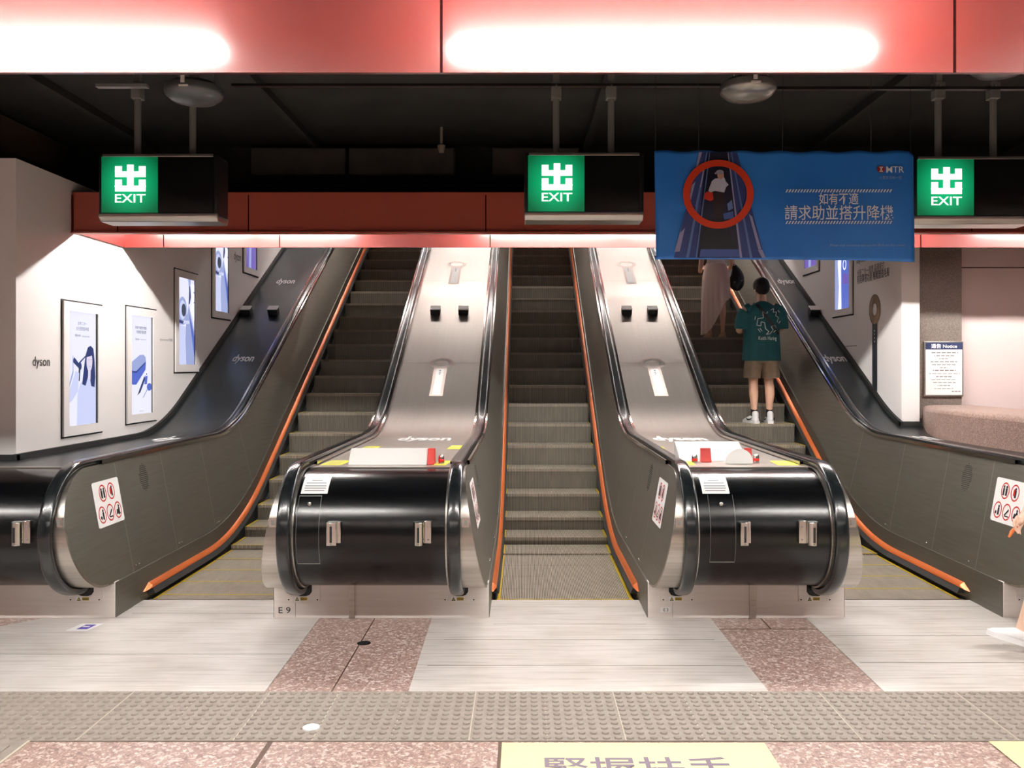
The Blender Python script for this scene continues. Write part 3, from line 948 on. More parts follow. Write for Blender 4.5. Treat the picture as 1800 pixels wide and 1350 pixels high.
# base posts, number plates, warning labels
for key, x0, x1 in (('left', -1.190, -1.152), ('right', 1.545, 1.588)):
    b = MB(); b.box(x0, x1, 5.884, 5.905, 0.0, 0.252)
    b.obj('base_post', M['steel'], UNITS[key][0], 30, 0.003)
    for x in ((-1.56,) if key == 'left' else (1.02,)):
        b = MB(); b.box(x, x + 0.002, 5.8985, 5.901, 0.0, 0.11); b.obj('base_seam', M['dark_steel_part'], UNITS[key][0], 0)
def on_base(off): return lambda u, v: (u, 5.90 - off, v)
b = MB(); b.box(-1.69, -1.56, 5.8965, 5.9005, 0.025, 0.088, 0)
text_into(b, 'E 9', on_base(0.0045), -1.674, -1.592, 0.036, 0.078, 1, 0.005)
decal('number_plate', b, [M['steel_base'], M['dark_print']], 'steel plate reading E 9 at the foot of the left drum', 'number plate')
b = MB(); b.box(0.938, 1.008, 5.8965, 5.9005, 0.042, 0.076, 0)
text_into(b, 'E 3', on_base(0.0045), 0.958, 0.990, 0.048, 0.070, 1, 0.01)
decal('number_plate', b, [M['white'], M['dark_print']], 'small white plate reading E 3 at the foot of the right drum', 'number plate')
for x, lab in ((HAND['left'][0], 'yellow triangle warning label under the leftmost handrail inlet'),
               (HAND['left'][1], 'yellow triangle warning label under the left inlet of the drum marked E 9'),
               (HAND['middle'][0], 'yellow triangle warning label under the right inlet of the drum marked E 9'),
               (HAND['middle'][1], 'yellow triangle warning label under the left inlet of the drum marked E 3'),
               (HAND['right'][0], 'yellow triangle warning label under the right inlet of the drum marked E 3')):
    b = MB(); x -= 0.012
    b.box(x - 0.046, x + 0.046, 5.889, 5.8915, 0.121, 0.151, 0)
    fn = lambda u, v: (u, 5.888, v)
    poly_into(b, [(x - 0.042, 0.124), (x - 0.014, 0.124), (x - 0.028, 0.149)], fn, 1)
    poly_into(b, [(x - 0.036, 0.1275), (x - 0.020, 0.1275), (x - 0.028, 0.142)], lambda u, v: (u, 5.8875, v), 2)
    b.box(x - 0.006, x + 0.042, 5.8882, 5.889, 0.125, 0.147, 2)
    for k in range(2):
        b.box(x - 0.002, x + 0.038, 5.8876, 5.8882, 0.129 + 0.008 * k, 0.133 + 0.008 * k, 1)
    decal('warning_label', b, [M['white'], M['dark_print'], M['yellow']], lab, 'warning label', 'warning labels under the handrail inlets')

# pictogram signs on the balustrade panels
def panel_pt(key, side, Y, f, off=0.003):
    S = ESC[key][0] + side * HS
    z0 = step_z(Y) + 0.243
    return (S + side * (0.012 + 0.143 * f) - side * off, Y, z0 + f * (rail_z(Y) - 0.047 - z0))
M['sign_black'] = M['dark_print']
def safety_sign(key, side, lab):
    near, far = 5.83, 6.205
    def fn(off):
        def g(u, v):
            Y = near + u * (far - near) if side < 0 else far - u * (far - near)
            return panel_pt(key, side, Y, 0.475 + 0.385 * v, off)
        return g
    b = MB()
    r = 0.05
    out = []
    for cu, cv, a in ((1 - r, 1 - r, 0), (r, 1 - r, PI / 2), (r, r, PI), (1 - r, r, 1.5 * PI)):
        out += [(cu + r * math.cos(a + PI / 2 * k / 4), cv + r * math.sin(a + PI / 2 * k / 4)) for k in range(5)]
    poly_into(b, out, fn(0.003), 0)
    for k, (cu, cv) in enumerate(((0.34, 0.73), (0.66, 0.73), (0.2, 0.27), (0.5, 0.27), (0.8, 0.27))):
        ring_into(b, cu, cv, 0.135, 0.19, 0.022, fn(0.0042), 1, 28, 0.03)
        f2 = fn(0.005)
        def fig(dx, h=0.11, w=0.028, mi=2):
            poly_into(b, [(cu + dx - w, cv - h), (cu + dx - w, cv + h * 0.5), (cu + dx + w, cv + h * 0.5), (cu + dx + w, cv - h)], f2, mi)
            poly_into(b, ellipse(cu + dx, cv + h * 0.8, 0.026, 0.033, 10), f2, mi)
        if k == 0: fig(-0.045); fig(0.045)
        elif k == 1:
            fig(0.02); fig(-0.02, 0.07, 0.03, 1)
        elif k == 2:
            fig(0.03); poly_into(b, ellipse(cu - 0.05, cv - 0.06, 0.03, 0.04, 10), f2, 2)
        elif k == 3:
            poly_into(b, [(cu - 0.07, cv - 0.07), (cu - 0.05, cv - 0.1), (cu + 0.07, cv + 0.04), (cu + 0.05, cv + 0.08)], f2, 2)
            poly_into(b, [(cu - 0.05, cv - 0.11), (cu + 0.08, cv - 0.11), (cu + 0.08, cv - 0.08), (cu - 0.05, cv - 0.08)], f2, 2)
        else:
            fig(0.03); poly_into(b, [(cu - 0.08, cv - 0.09), (cu + 0.08, cv - 0.09), (cu + 0.03, cv + 0.02), (cu - 0.05, cv + 0.02)], f2, 2)
    decal('safety_sign', b, [M['white'], M['red_sign'], M['dark_print']], lab, 'safety sign', 'white pictogram signs with red rings on the balustrades')
safety_sign('left', -1, 'white sign of red ringed pictograms on the left wall of the left escalator')
safety_sign('middle', -1, 'white pictogram sign on the left wall of the middle escalator, seen edge on')
safety_sign('middle', 1, 'white pictogram sign on the right wall of the middle escalator, seen edge on')
safety_sign('right', 1, 'white pictogram sign on the right wall of the right escalator, beside the walking person')

# ------------------------------------------------------------------ floor marks
b = MB()
b.box(-0.098, 1.10, 2.9, 3.935, -0.005, 0.0055, 0)
text_into(b, '緊握扶手', lambda u, v: (u, v, 0.0062), 0.085, 0.90, 3.585, 3.79, 1, 0.012)
decal('floor_sign', b, [M['yellow_floor'], M['floor_text']], 'pale yellow floor sign with dark Chinese characters at the bottom of the photo', 'floor sign')
b = MB()
b.add([(2.13, 3.95, 0.0055), (3.4, 3.95, 0.0055), (3.4, 2.9, 0.0055), (2.13, 2.9, 0.0055)], [(0, 1, 2, 3)])
decal('floor_sign', b, M['yellow_floor'], 'yellow floor sign in the bottom right corner', 'floor sign')
b = MB()
poly_into(b, [(-2.975, 5.60), (-2.83, 5.60), (-2.80, 5.76), (-2.945, 5.76)], lambda u, v: (u, v, 0.0072), 0)
poly_into(b, [(-2.92, 5.63), (-2.85, 5.63), (-2.835, 5.73), (-2.905, 5.73)], lambda u, v: (u, v, 0.0080), 1)
poly_into(b, [(-2.905, 5.675), (-2.86, 5.675), (-2.857, 5.695), (-2.902, 5.695)], lambda u, v: (u, v, 0.0086), 0)
decal('floor_sticker', b, [M['white'], M['purple_print']], 'small purple and white sticker on the left landing plate', 'sticker')
b = MB(); b.lathe([(0.0001, 0.004), (0.036, 0.004), (0.042, 0.002), (0.042, 0.0)], (-0.993, 5.37, 0.0), 24)
tag(b.obj('drain_cover', M['black']), 'dark round drain cover in the terrazzo strip below the left drum', 'floor cap')
b = MB(); b.lathe([(0.0001, 0.012), (0.034, 0.012), (0.040, 0.009), (0.041, 0.0)], (-1.006, 4.09, 0.004), 24)
tag(b.obj('drain_cover', M['offwhite']), 'pale round cover among the studs of the tactile paving', 'floor cap')

# ------------------------------------------------------------------ exit signs and banner
M['green_lit'] = mat('green_lightbox', rgb(0, 120, 70), 0.4, emit=rgb(0, 136, 80), estr=0.75)
M['white_lit'] = mat('white_lightbox', rgb(250, 252, 250), 0.4, emit=(0.95, 1, 0.97, 1), estr=0.95)
M['sign_face'] = mat('unlit_black_face', rgb(16, 17, 17), 0.18, 0, 0.5)
def green_glow(name):
    m, nt, bs = _nodes(name)
    L = nt.links.new
    tc = nt.nodes.new('ShaderNodeTexCoord')
    gr = nt.nodes.new('ShaderNodeTexGradient'); gr.gradient_type = 'SPHERICAL'
    mp = nt.nodes.new('ShaderNodeMapping')
    mp.inputs['Location'].default_value = (-0.8, 0, -0.8)
    mp.inputs['Scale'].default_value = (1.6, 0, 1.6)
    cr = nt.nodes.new('ShaderNodeValToRGB')
    cr.color_ramp.elements[0].position = 0.0; cr.color_ramp.elements[0].color = rgb(0, 84, 48)
    cr.color_ramp.elements[1].position = 0.75; cr.color_ramp.elements[1].color = rgb(10, 172, 110)
    L(tc.outputs['Generated'], mp.inputs['Vector']); L(mp.outputs['Vector'], gr.inputs['Vector'])
    L(gr.outputs['Fac'], cr.inputs['Fac']); L(cr.outputs['Color'], bs.inputs['Emission Color'])
    bs.inputs['Emission Strength'].default_value = 1.0
    bs.inputs['Base Color'].default_value = rgb(0, 70, 40)
    return m
M['green_lit'] = green_glow('green_lightbox_tubes')
def exit_sign(x0, zb, lab):
    W, H, Y = 0.752, 0.424, 5.4
    x1, zt = x0 + W, zb + H
    root = thing('exit_sign', lab, 'exit sign', (x0 + W / 2, Y, zb), 'hanging green and black exit signs')
    b = MB(); b.box(x0, x1, Y, Y + 0.20, zb + 0.02, zt)
    b.obj('housing', mat_housing, root, 30, 0.02)
    fz0, fz1 = zb + 0.054, zb + 0.403
    gx0, gx1 = x0 + 0.025, x0 + 0.378
    b = MB(); b.box(gx0, gx1, Y - 0.006, Y + 0.002, fz0, fz1)
    g = b.obj('green_panel', M['green_lit'], root, 0)
    b = MB(); b.box(gx1, x1 - 0.028, Y - 0.006, Y + 0.002, fz0, fz1)
    b.obj('black_panel', M['sign_face'], root, 0)
    w, h = gx1 - gx0, fz1 - fz0
    def R(bm, u0, u1, v0, v1):
        bm.box(gx0 + w * (u0 - 985) / 297, gx0 + w * (u1 - 985) / 297, Y - 0.0085, Y - 0.005, fz0 + h * (1115 - v1) / 295, fz0 + h * (1115 - v0) / 295)
    b = MB()
    R(b, 1057, 1218, 898, 928); R(b, 1057, 1093, 870, 899); R(b, 1182, 1218, 870, 899); R(b, 1120, 1155, 862, 980)
    R(b, 1057, 1093, 941, 980); R(b, 1182, 1218, 941, 980); R(b, 1057, 1218, 973, 1004)
    b.obj('exit_pictogram', M['white_lit'], g, 0)
    b = MB()
    text_into(b, 'EXIT', lambda u, v: (gx0 + w * u, Y - 0.0085, fz0 + h * v), (1057 - 985) / 297, (1218 - 985) / 297, (1115 - 1063) / 295, (1115 - 1018) / 295, 0, 0.010)
    b.obj('exit_lettering', M['white_lit'], g, 0)
    b = MB()
    b.prism([(Y - 0.008, zb + 0.05), (Y - 0.008, zb + 0.028), (Y + 0.02, zb), (Y + 0.185, zb), (Y + 0.205, zb + 0.03), (Y + 0.205, zb + 0.05)], x0 + 0.004, x1 - 0.004, 'yz')
    b.obj('bottom_trim', M['steel'], root, 30, 0.006)
    b = MB(); b.box(x0 + 0.03, x1 - 0.03, Y - 0.007, Y + 0.06, fz1, fz1 + 0.018)
    b.obj('top_trim', M['steel'], root, 30, 0.003)
    for xr in (x0 + 0.205, x0 + 0.555):
        b = MB(); b.tube([(xr, Y + 0.1, zt - 0.01), (xr, Y + 0.1, 3.44)], 0.021, 14)
        b.obj('hanger_rod', M['dark_steel_part'], root)
        b = MB(); b.box(xr - 0.032, xr + 0.032, Y + 0.068, Y + 0.132, 3.425, 3.53); b.box(xr - 0.02, xr + 0.02, Y + 0.08, Y + 0.12, 3.53, 3.75)
        b.tube([(xr, Y + 0.06, 3.505), (xr, Y + 0.07, 3.505)], 0.010, 8)
        b.obj('hanger_bracket', M['dark_steel_part'], root, 30, 0.004)
mat_housing = mat('sign_housing', rgb(44, 44, 45), 0.35, 0.6)
exit_sign(-2.664, 2.632, 'lit green exit sign at the left, above the left escalator')
exit_sign(0.004, 2.640, 'lit green exit sign left of the blue banner, above the middle escalator')
exit_sign(2.440, 2.616, 'lit green exit sign right of the blue banner, cut by the photo edge')

M['banner'] = noisy('banner_blue', rgb(34, 116, 212), rgb(48, 130, 222), (1.5, 1.5, 1.5), 0.45)
BY = 5.33
def ban(px, py, off=0.0):
    p = at(px, py, BY)
    wave = 0.004 * math.sin(p.x * 4.1 + 0.6) + 0.002 * math.sin(p.z * 9 + p.x * 3)
    return (p.x, BY + wave - off, p.z)
root = thing('hanging_banner', 'blue advertising banner with a red ring picture, hung above the right escalator', 'banner', tuple(at(1378, 455, BY)))
b = MB()
rows = []
for i in range(31):
    t = i / 30
    x0, x1 = 1150 + 3 * t, 1605 + 2 * t
    rows.append([ban(x0 + (x1 - x0) * k / 60, 266 + (456 - 266) * t + 5 * t * (k / 60) ** 4 - 1.5 * math.sin(k * 0.7) * (1 - t) + (6 if k == 60 else 0) * (1 - t)) for k in range(61)])
b.grid(rows)
sh = b.obj('banner_sheet', M['banner'], root, 60)
so = sh.modifiers.new('solid', 'SOLIDIFY'); so.thickness = 0.002
b = MB(); b.tube([tuple(Vector(ban(1151 + 455 * k / 20, 452 + 4 * (k / 20) ** 4)) + Vector((0, 0.012, 0))) for k in range(21)], 0.009, 8)
b.obj('hem_rod', mat('banner_hem', rgb(26, 84, 160), 0.45), root)
for px in (1152, 1228, 1376, 1531, 1600):
    p = ban(px, 268)
    b = MB(); b.tube([p, (p[0], BY, 3.75)], 0.0022, 6); b.obj('hanging_wire', M['chrome'], root)
def cr(u, v): return (1150 + u / 6.587, 255 + v / 6.587)
def print_poly(name, pieces, parent, o0=0.009):
    b = MB(); mats = []
    for k, (poly, m) in enumerate(pieces):
        if m not in mats: mats.append(m)
        # split long pieces so that they follow the cloth
        poly_into(b, poly, lambda u, v: ban(*cr(u, v), off=o0 + 0.0006 * k), mats.index(m))
    return b.obj(name, mats, parent, 0)
C_ = lambda r, g, bb: mat('print_%d_%d_%d' % (r, g, bb), rgb(r, g, bb), 0.5)
nav, mid_, lil, drk, blu, grn = C_(22, 26, 52), C_(52, 68, 130), C_(158, 158, 200), C_(14, 16, 30), C_(96, 124, 184), C_(70, 96, 164)
print_poly('printed_escalator_picture', [
    ([(520, 88), (955, 88), (1275, 1308), (225, 1308)], mid_),
    ([(600, 88), (865, 88), (1010, 1308), (470, 1308)], nav),
    ([(512, 88), (548, 88), (500, 260), (470, 300)], lil), ([(355, 790), (390, 790), (290, 1236), (228, 1242)], lil),
    ([(430, 470), (470, 430), (420, 640), (400, 640)], lil),
    ([(1090, 800), (1128, 830), (1235, 1208), (1200, 1210)], lil), ([(1195, 1215), (1245, 1212), (1285, 1306), (1240, 1306)], lil),
    ([(598, 88), (612, 88), (395, 1306), (362, 1306)], blu), ([(560, 300), (572, 300), (490, 720), (470, 720)], lil),
    ([(632, 88), (640, 88), (490, 1306), (470, 1306)], blu),
    ([(842, 88), (852, 88), (1012, 1306), (985, 1306)], lil), ([(880, 88), (890, 88), (1130, 1306), (1100, 1306)], blu),
    ([(870, 300), (882, 300), (945, 820), (930, 820)], lil),
    ([(790, 800), (905, 770), (915, 850), (800, 870)], grn), ([(835, 690), (890, 640), (905, 740), (850, 770)], blu),
    ([(560, 860), (800, 860), (960, 1230), (520, 1230)], drk),
    ([(530, 1210), (965, 1210), (985, 1300), (515, 1300)], grn),
], sh)
b = MB(); rows = []
for i in range(64):
    a = 2 * PI * i / 64
    rows.append([ban(*cr(733 + (408 - 80 * k) * math.cos(a), 577 + (397 - 76 * k) * math.sin(a)), off=0.020) for k in (0, 1)])
b.grid(rows, 0, close_u=True)
b.obj('printed_red_ring', mat('print_red', rgb(214, 62, 30), 0.5), sh, 0)
wh, hat, skin_p, drk2, redp = C_(196, 200, 224), C_(148, 152, 176), C_(196, 150, 132), C_(40, 26, 34), C_(196, 52, 34)
print_poly('printed_person', [
    ([(680, 530), (800, 530), (800, 640), (770, 860), (700, 860), (660, 640)], drk2),
    ([(690, 400), (800, 385), (830, 470), (800, 560), (690, 540), (640, 560), (615, 540), (655, 430)], wh),
    ([(790, 400), (850, 470), (830, 490), (790, 470), (770, 390), (795, 350)], wh),
    (ellipse(755, 355, 38, 50, 20), skin_p), (ellipse(748, 325, 44, 26, 20), hat), (ellipse(700, 340, 14, 10, 10), hat),
    ([(575, 575), (600, 550), (665, 560), (675, 640), (640, 660), (560, 630)], redp),
    ([(680, 850), (720, 850), (730, 875), (670, 875)], drk),
], sh, 0.022)
b = MB()
for y in (333, 388.5):
    for k in range(36):
        x = 1380 + 187 * k / 36
        poly_into(b, [(x, y + 5.5), (x + 2.6, y + 5.5), (x + 5.6, y), (x + 3.0, y)], lambda u, v: ban(u, v, 0.008))
pw, pp = mat('print_white', rgb(240, 248, 255), 0.5), mat('print_pale', rgb(150, 170, 214), 0.5)
b.obj('printed_stripes', pw, sh, 0)
for nm, body, x0, x1, y0, y1, m_, bold in (('printed_headline', '如有不適', 1439, 1508, 360, 339, pw, 0.008), ('printed_headline', '請求助並搭升降機', 1379, 1569, 387, 361, pw, 0.006),
        ('printed_company_name', 'MTR', 1557, 1588, 304, 293, pw, 0.010), ('printed_slogan', '心繫生活每一程', 1545, 1584, 315.5, 309.5, pp, 0),
        ('printed_small_print', 'Please seek assistance and use the lift if you feel unwell', 1459, 1589, 434.5, 429, pp, 0.01)):
    b = MB(); text_into(b, body, lambda u, v: ban(u, v, 0.008), x0, x1, y0, y1, 0, bold)
    b.obj(nm, m_, sh, 0)
b = MB()
poly_into(b, ellipse(1548, 298, 7, 6.4, 24), lambda u, v: ban(u, v, 0.008), 0)
f9 = lambda u, v: ban(u, v, 0.0095)
for y0, y1, w in ((293.6, 295.0, 3.2), (301.2, 302.6, 3.2), (297.4, 298.6, 1.2)):
    poly_into(b, [(1548 - w, y0), (1548 + w, y0), (1548 + w, y1), (1548 - w, y1)], f9, 1)
poly_into(b, [(1547.3, 294), (1548.7, 294), (1548.7, 302), (1547.3, 302)], f9, 1)
for s in (-1, 1):
    poly_into(b, [(1548 + s * 2.6, 295), (1548 + s * 1.8, 295), (1548, 298), (1548 + s * 0.8, 298)], f9, 1)
    poly_into(b, [(1548 + s * 2.6, 301.2), (1548 + s * 1.8, 301.2), (1548, 298), (1548 + s * 0.8, 298)], f9, 1)
b.obj('printed_logo', [mat('logo_red', rgb(150, 34, 44), 0.5), M['white']], sh, 0)

# ------------------------------------------------------------------ fittings under the black ceiling
def disc(px, py, Y, lab, m, tilt=0.0):
    p = at(px, py, Y)
    root = thing('ceiling_disc', lab, 'ceiling device', tuple(p), 'round discs under the black ceiling')
    b = MB()
    b.lathe([(0.0001, 0.065), (0.13, 0.065), (0.165, 0.04), (0.172, 0.008), (0.165, -0.012), (0.13, -0.040), (0.07, -0.055), (0.0001, -0.06)], p, 40)
    b.obj('shell', m, root, 40)
    b = MB(); b.lathe([(0.03, 0.06), (0.03, 3.75 - p.z)], p, 12)
    for a in (0, 1, 2):
        x, y = p.x + 0.12 * math.cos(a * 2.09), p.y + 0.12 * math.sin(a * 2.09)
        b.tube([(x, y, p.z + 0.05), (x, y, 3.75)], 0.004, 6)
    b.obj('mount', M['dark_steel_part'], root)
    b = MB(); b.box(p.x - 0.025, p.x + 0.03, p.y - 0.176, p.y - 0.168, p.z - 0.004, p.z + 0.006); b.box(p.x - 0.012, p.x + 0.010, p.y - 0.178, p.y - 0.168, p.z + 0.016, p.z + 0.058)
    b.obj('clip', M['offwhite'], root, 0)
M['disc_grey'] = mat('disc_grey', rgb(96, 100, 102), 0.35, 0.3)
M['disc_bright'] = mat('disc_satin', rgb(150, 150, 148), 0.25, 0.6)
disc(341, 166, 5.25, 'grey round disc under the ceiling above the left exit sign', M['disc_grey'])
disc(1315, 160, 5.25, 'shiny round disc under the ceiling above the blue banner', M['disc_bright'])
disc(1758, 118, 5.25, 'round disc mostly hidden by the near red beam at the right', M['disc_grey'])
b = MB(); b.box(-0.6 - 1.25, 1.25, 5.46, 5.50, 3.50, 3.516)
tag(b.obj('ceiling_rail', mat_housing, None, 0), 'long thin steel rail under the ceiling between the left disc and right disc', 'rail')
b = MB(); b.box(1.60, 3.6, 5.46, 5.50, 3.48, 3.496)
tag(b.obj('ceiling_rail', mat_housing, None, 0), 'thin steel rail under the ceiling above the blue banner', 'rail')
b = MB(); b.box(-2.68, -2.36, 5.40, 5.44, 3.475, 3.495)
tag(b.obj('ceiling_rail', mat('bright_rail', rgb(150, 152, 150), 0.4, 0.4), None, 0), 'short bright steel rail at the top of the left exit sign hanger', 'rail')
b = MB(); p = at(776, 262, 7.3)
b.lathe([(0.0001, -0.03), (0.022, -0.03), (0.030, 0.01), (0.034, 0.012), (0.034, 0.03), (0.012, 0.04), (0.012, 3.75 - p.z)], p, 16)
tag(b.obj('sprinkler_head', mat('sprinkler_brass', rgb(150, 140, 120), 0.4, 0.4)), 'small pale sprinkler head on the black ceiling', 'sprinkler')
b = MB(); b.box(-4.75, -4.15, 4.3, 7.9, 3.46, 3.74)
tag(b.obj('air_duct', mat('brown_duct', rgb(74, 60, 48), 0.6), None, 30, 0.02), 'brown duct running back under the ceiling at the left', 'duct')
for x0, x1, lab in ((-2.45, -1.60, 'dim grey duct section above the far beam, right of the left exit sign'), (-1.57, -0.62, 'dim grey duct section above the far beam, below the sprinkler'), (-0.28, 0.5, 'dim grey duct section behind the middle exit sign')):
    b = MB(); b.box(x0, x1, 7.75, 7.94, 3.45, 3.69)
    tag(b.obj('air_duct', M['grey_duct'], None, 30, 0.01), lab, 'duct', 'duct sections behind the signs')
b = MB(); b.tube([(-3.6, 7.8, 3.36), (4.2, 7.8, 3.36)], 0.028, 10)
tag(b.obj('ceiling_pipe', M['black']), 'black pipe running across above the far red beam', 'pipe')

# ------------------------------------------------------------------ lightboxes and graphics on the hoardings
def lit(name, c, s=1.0): return mat(name, (c[0] * 0.06, c[1] * 0.06, c[2] * 0.06, 1), 0.3, 0, 0.2, emit=c, estr=s)
LB = {'bg': lit('screen_white', rgb(226, 226, 246), 0.9), 'navy': lit('screen_navy', rgb(54, 66, 116), 0.8), 'blue': lit('screen_blue', rgb(84, 104, 192), 0.9),
      'mid': lit('screen_mid', rgb(150, 162, 208), 0.9), 'pale': lit('screen_pale', rgb(196, 202, 236), 0.9), 'skin': lit('screen_skin', rgb(214, 206, 226), 0.9),
      'dark': lit('screen_dark', rgb(62, 72, 92), 0.7), 'purple': lit('screen_purple', rgb(112, 92, 178), 0.85), 'grey': lit('screen_grey', rgb(130, 132, 150), 0.8), 'hi': lit('screen_hi', rgb(240, 240, 255), 1.0)}
def lightbox(side, ynear, zb, picture, lab, h=1.105, w=0.657):
    """side -1: on the left hoarding, +1: on the right one. s runs left to right as seen from the escalators, v upwards."""
    X = WALL_L if side < 0 else WALL_R
    d = 1 if side < 0 else -1
    root = thing('advert_lightbox', lab, 'lightbox', (X, ynear + w / 2, zb), 'lit advertising boxes on the white walls')
    def bx(mb, y0, y1, z0, z1, o0, o1, mi=0): mb.box(*sorted((X + d * o0, X + d * o1)), y0, y1, z0, z1, mi)
    y0, y1, z0, z1 = ynear, ynear + w, zb, zb + h
    b = MB(); bx(b, y0 - 0.012, y1 + 0.012, z0 - 0.014, z1 + 0.014, 0.0, 0.006)
    b.obj('shadow_gap', M['black'], root, 0)
    iy0, iy1, iz0, iz1 = y0 + 0.085, y1 - 0.095, z0 + 0.08, z1 - 0.075
    b = MB()
    bx(b, y0, y1, z0, iz0, 0.0, 0.022); bx(b, y0, y1, iz1, z1, 0.0, 0.022)
    bx(b, y0, iy0, iz0, iz1, 0.0, 0.022); bx(b, iy1, y1, iz0, iz1, 0.0, 0.022)
    b.obj('frame', M['white_wall'], root, 0, 0.003)
    b = MB(); bx(b, iy0, iy1, iz0, iz1, 0.006, 0.009); bx(b, (iy1 - 0.02) if side < 0 else iy0, iy1 if side < 0 else iy0 + 0.02, iz0, iz1, 0.009, 0.011, 1)
    scr = b.obj('lit_screen', [LB['bg'], M['black']], root, 0)
    def fn(off):
        def g(s, v):
            s = min(max(s, 0.0), 0.955)
            y = iy0 + s * (iy1 - iy0) if side < 0 else iy1 - s * (iy1 - iy0)
            return (X + d * (0.0095 + off), y, iz0 + min(max(v, 0), 1) * (iz1 - iz0))
        return g
    layers = {}
    for k, item in enumerate(picture):
        nm, key = item[0].split(':') if ':' in item[0] else (('screen_lettering' if item[1] == 'text' else 'picture'), item[0])
        b, mats = layers.setdefault(nm, (MB(), []))
        m = LB[key]
        if m not in mats: mats.append(m)
        f = fn(0.0004 * (k + 1))
        if item[1] == 'text': text_into(b, item[2], f, *item[3:7], mats.index(m), 0.004)
        elif item[1] == 'ring': ring_into(b, *item[2:7], f, mats.index(m), 32, item[7] if len(item) > 7 else None)
        else: poly_into(b, item[1], f, mats.index(m))
    for nm, (b, mats) in layers.items(): b.obj(nm, mats, scr, 0)
pic_woman = [
    ('grey', 'text', '全新二合一', 0.32, 0.64, 0.885, 0.915), ('grey', 'text', '水光感順髮神器', 0.26, 0.70, 0.835, 0.87),
    ('dark', 'text', 'dyson', 0.22, 0.42, 0.775, 0.805), ('grey', 'text', 'airstrait', 0.46, 0.72, 0.780, 0.795),
    ('pale', [(0.28, 0.0), (0.95, 0.0), (0.95, 0.36), (0.74, 0.42), (0.5, 0.40), (0.38, 0.36), (0.30, 0.26)]),
    ('navy', [(0.46, 0.36), (0.58, 0.345), (0.66, 0.42), (0.72, 0.44), (0.78, 0.34), (0.90, 0.33), (0.93, 0.42), (0.90, 0.58), (0.86, 0.68), (0.76, 0.705), (0.66, 0.69), (0.58, 0.62), (0.52, 0.50)]),
    ('skin', ellipse(0.715, 0.565, 0.105, 0.095, 20)), ('skin', [(0.66, 0.40), (0.75, 0.40), (0.76, 0.5), (0.67, 0.5)]),
    ('navy', [(0.60, 0.60), (0.84, 0.62), (0.80, 0.685), (0.66, 0.675)]), ('grey', [(0.66, 0.578), (0.70, 0.574), (0.70, 0.582)]), ('grey', [(0.75, 0.578), (0.79, 0.578), (0.77, 0.586)]), ('mid', [(0.69, 0.515), (0.75, 0.515), (0.72, 0.524)]),
    ('navy', [(0.12, 0.56), (0.34, 0.50), (0.40, 0.525), (0.18, 0.60)]), ('navy', [(0.32, 0.53), (0.56, 0.60), (0.58, 0.62), (0.34, 0.555)]), ('navy', ellipse(0.37, 0.52, 0.06, 0.035, 14)), ('dark', [(0.30, 0.39), (0.36, 0.39), (0.39, 0.51), (0.33, 0.51)]),
    ('mid', [(0.12, 0.61), (0.14, 0.61), (0.15, 0.46), (0.02, 0.34), (0.0, 0.36), (0.12, 0.48)]), ('pale', [(0.0, 0.30), (0.22, 0.48), (0.34, 0.46), (0.3, 0.3), (0.1, 0.22), (0.0, 0.2)])]
pic_case = [
    ('dark', 'text', '卷捲不離型的捲髮', 0.20, 0.72, 0.865, 0.895), ('dark', 'text', '毛躁型電風筒', 0.25, 0.70, 0.820, 0.852),
    ('dark', 'text', 'dyson', 0.20, 0.38, 0.745, 0.775), ('grey', 'text', 'supersonic', 0.42, 0.70, 0.752, 0.768),
    ('blue', [(0.0, 0.32), (0.08, 0.30), (0.24, 0.30), (0.66, 0.45), (0.68, 0.52), (0.66, 0.58), (0.56, 0.605), (0.40, 0.60), (0.04, 0.53), (0.0, 0.5)]),
    ('mid', [(0.0, 0.46), (0.10, 0.44), (0.24, 0.44), (0.66, 0.535), (0.67, 0.57), (0.55, 0.605), (0.42, 0.60), (0.04, 0.53)]),
    ('navy', [(0.0, 0.425), (0.24, 0.42), (0.64, 0.515), (0.64, 0.525), (0.24, 0.432), (0.0, 0.437)]),
    ('pictured_dryer:navy', [(0.36, 0.24), (0.42, 0.22), (0.66, 0.36), (0.60, 0.385)]), ('pictured_dryer:dark', [(0.28, 0.19), (0.36, 0.24), (0.42, 0.22)]), ('pictured_dryer:blue', [(0.60, 0.30), (0.72, 0.30), (0.76, 0.41), (0.66, 0.42)]), ('pictured_dryer:hi', 'ring', 0.70, 0.405, 0.055, 0.022, 0.025, 0.010),
    ('pictured_brush:blue', ellipse(0.83, 0.27, 0.12, 0.040, 16)), ('pictured_brush:mid', [(0.52, 0.165), (0.55, 0.16), (0.74, 0.24), (0.71, 0.25)]), ('screen_lettering:grey', [(0.36, 0.025), (0.56, 0.025), (0.56, 0.028), (0.36, 0.028)])]
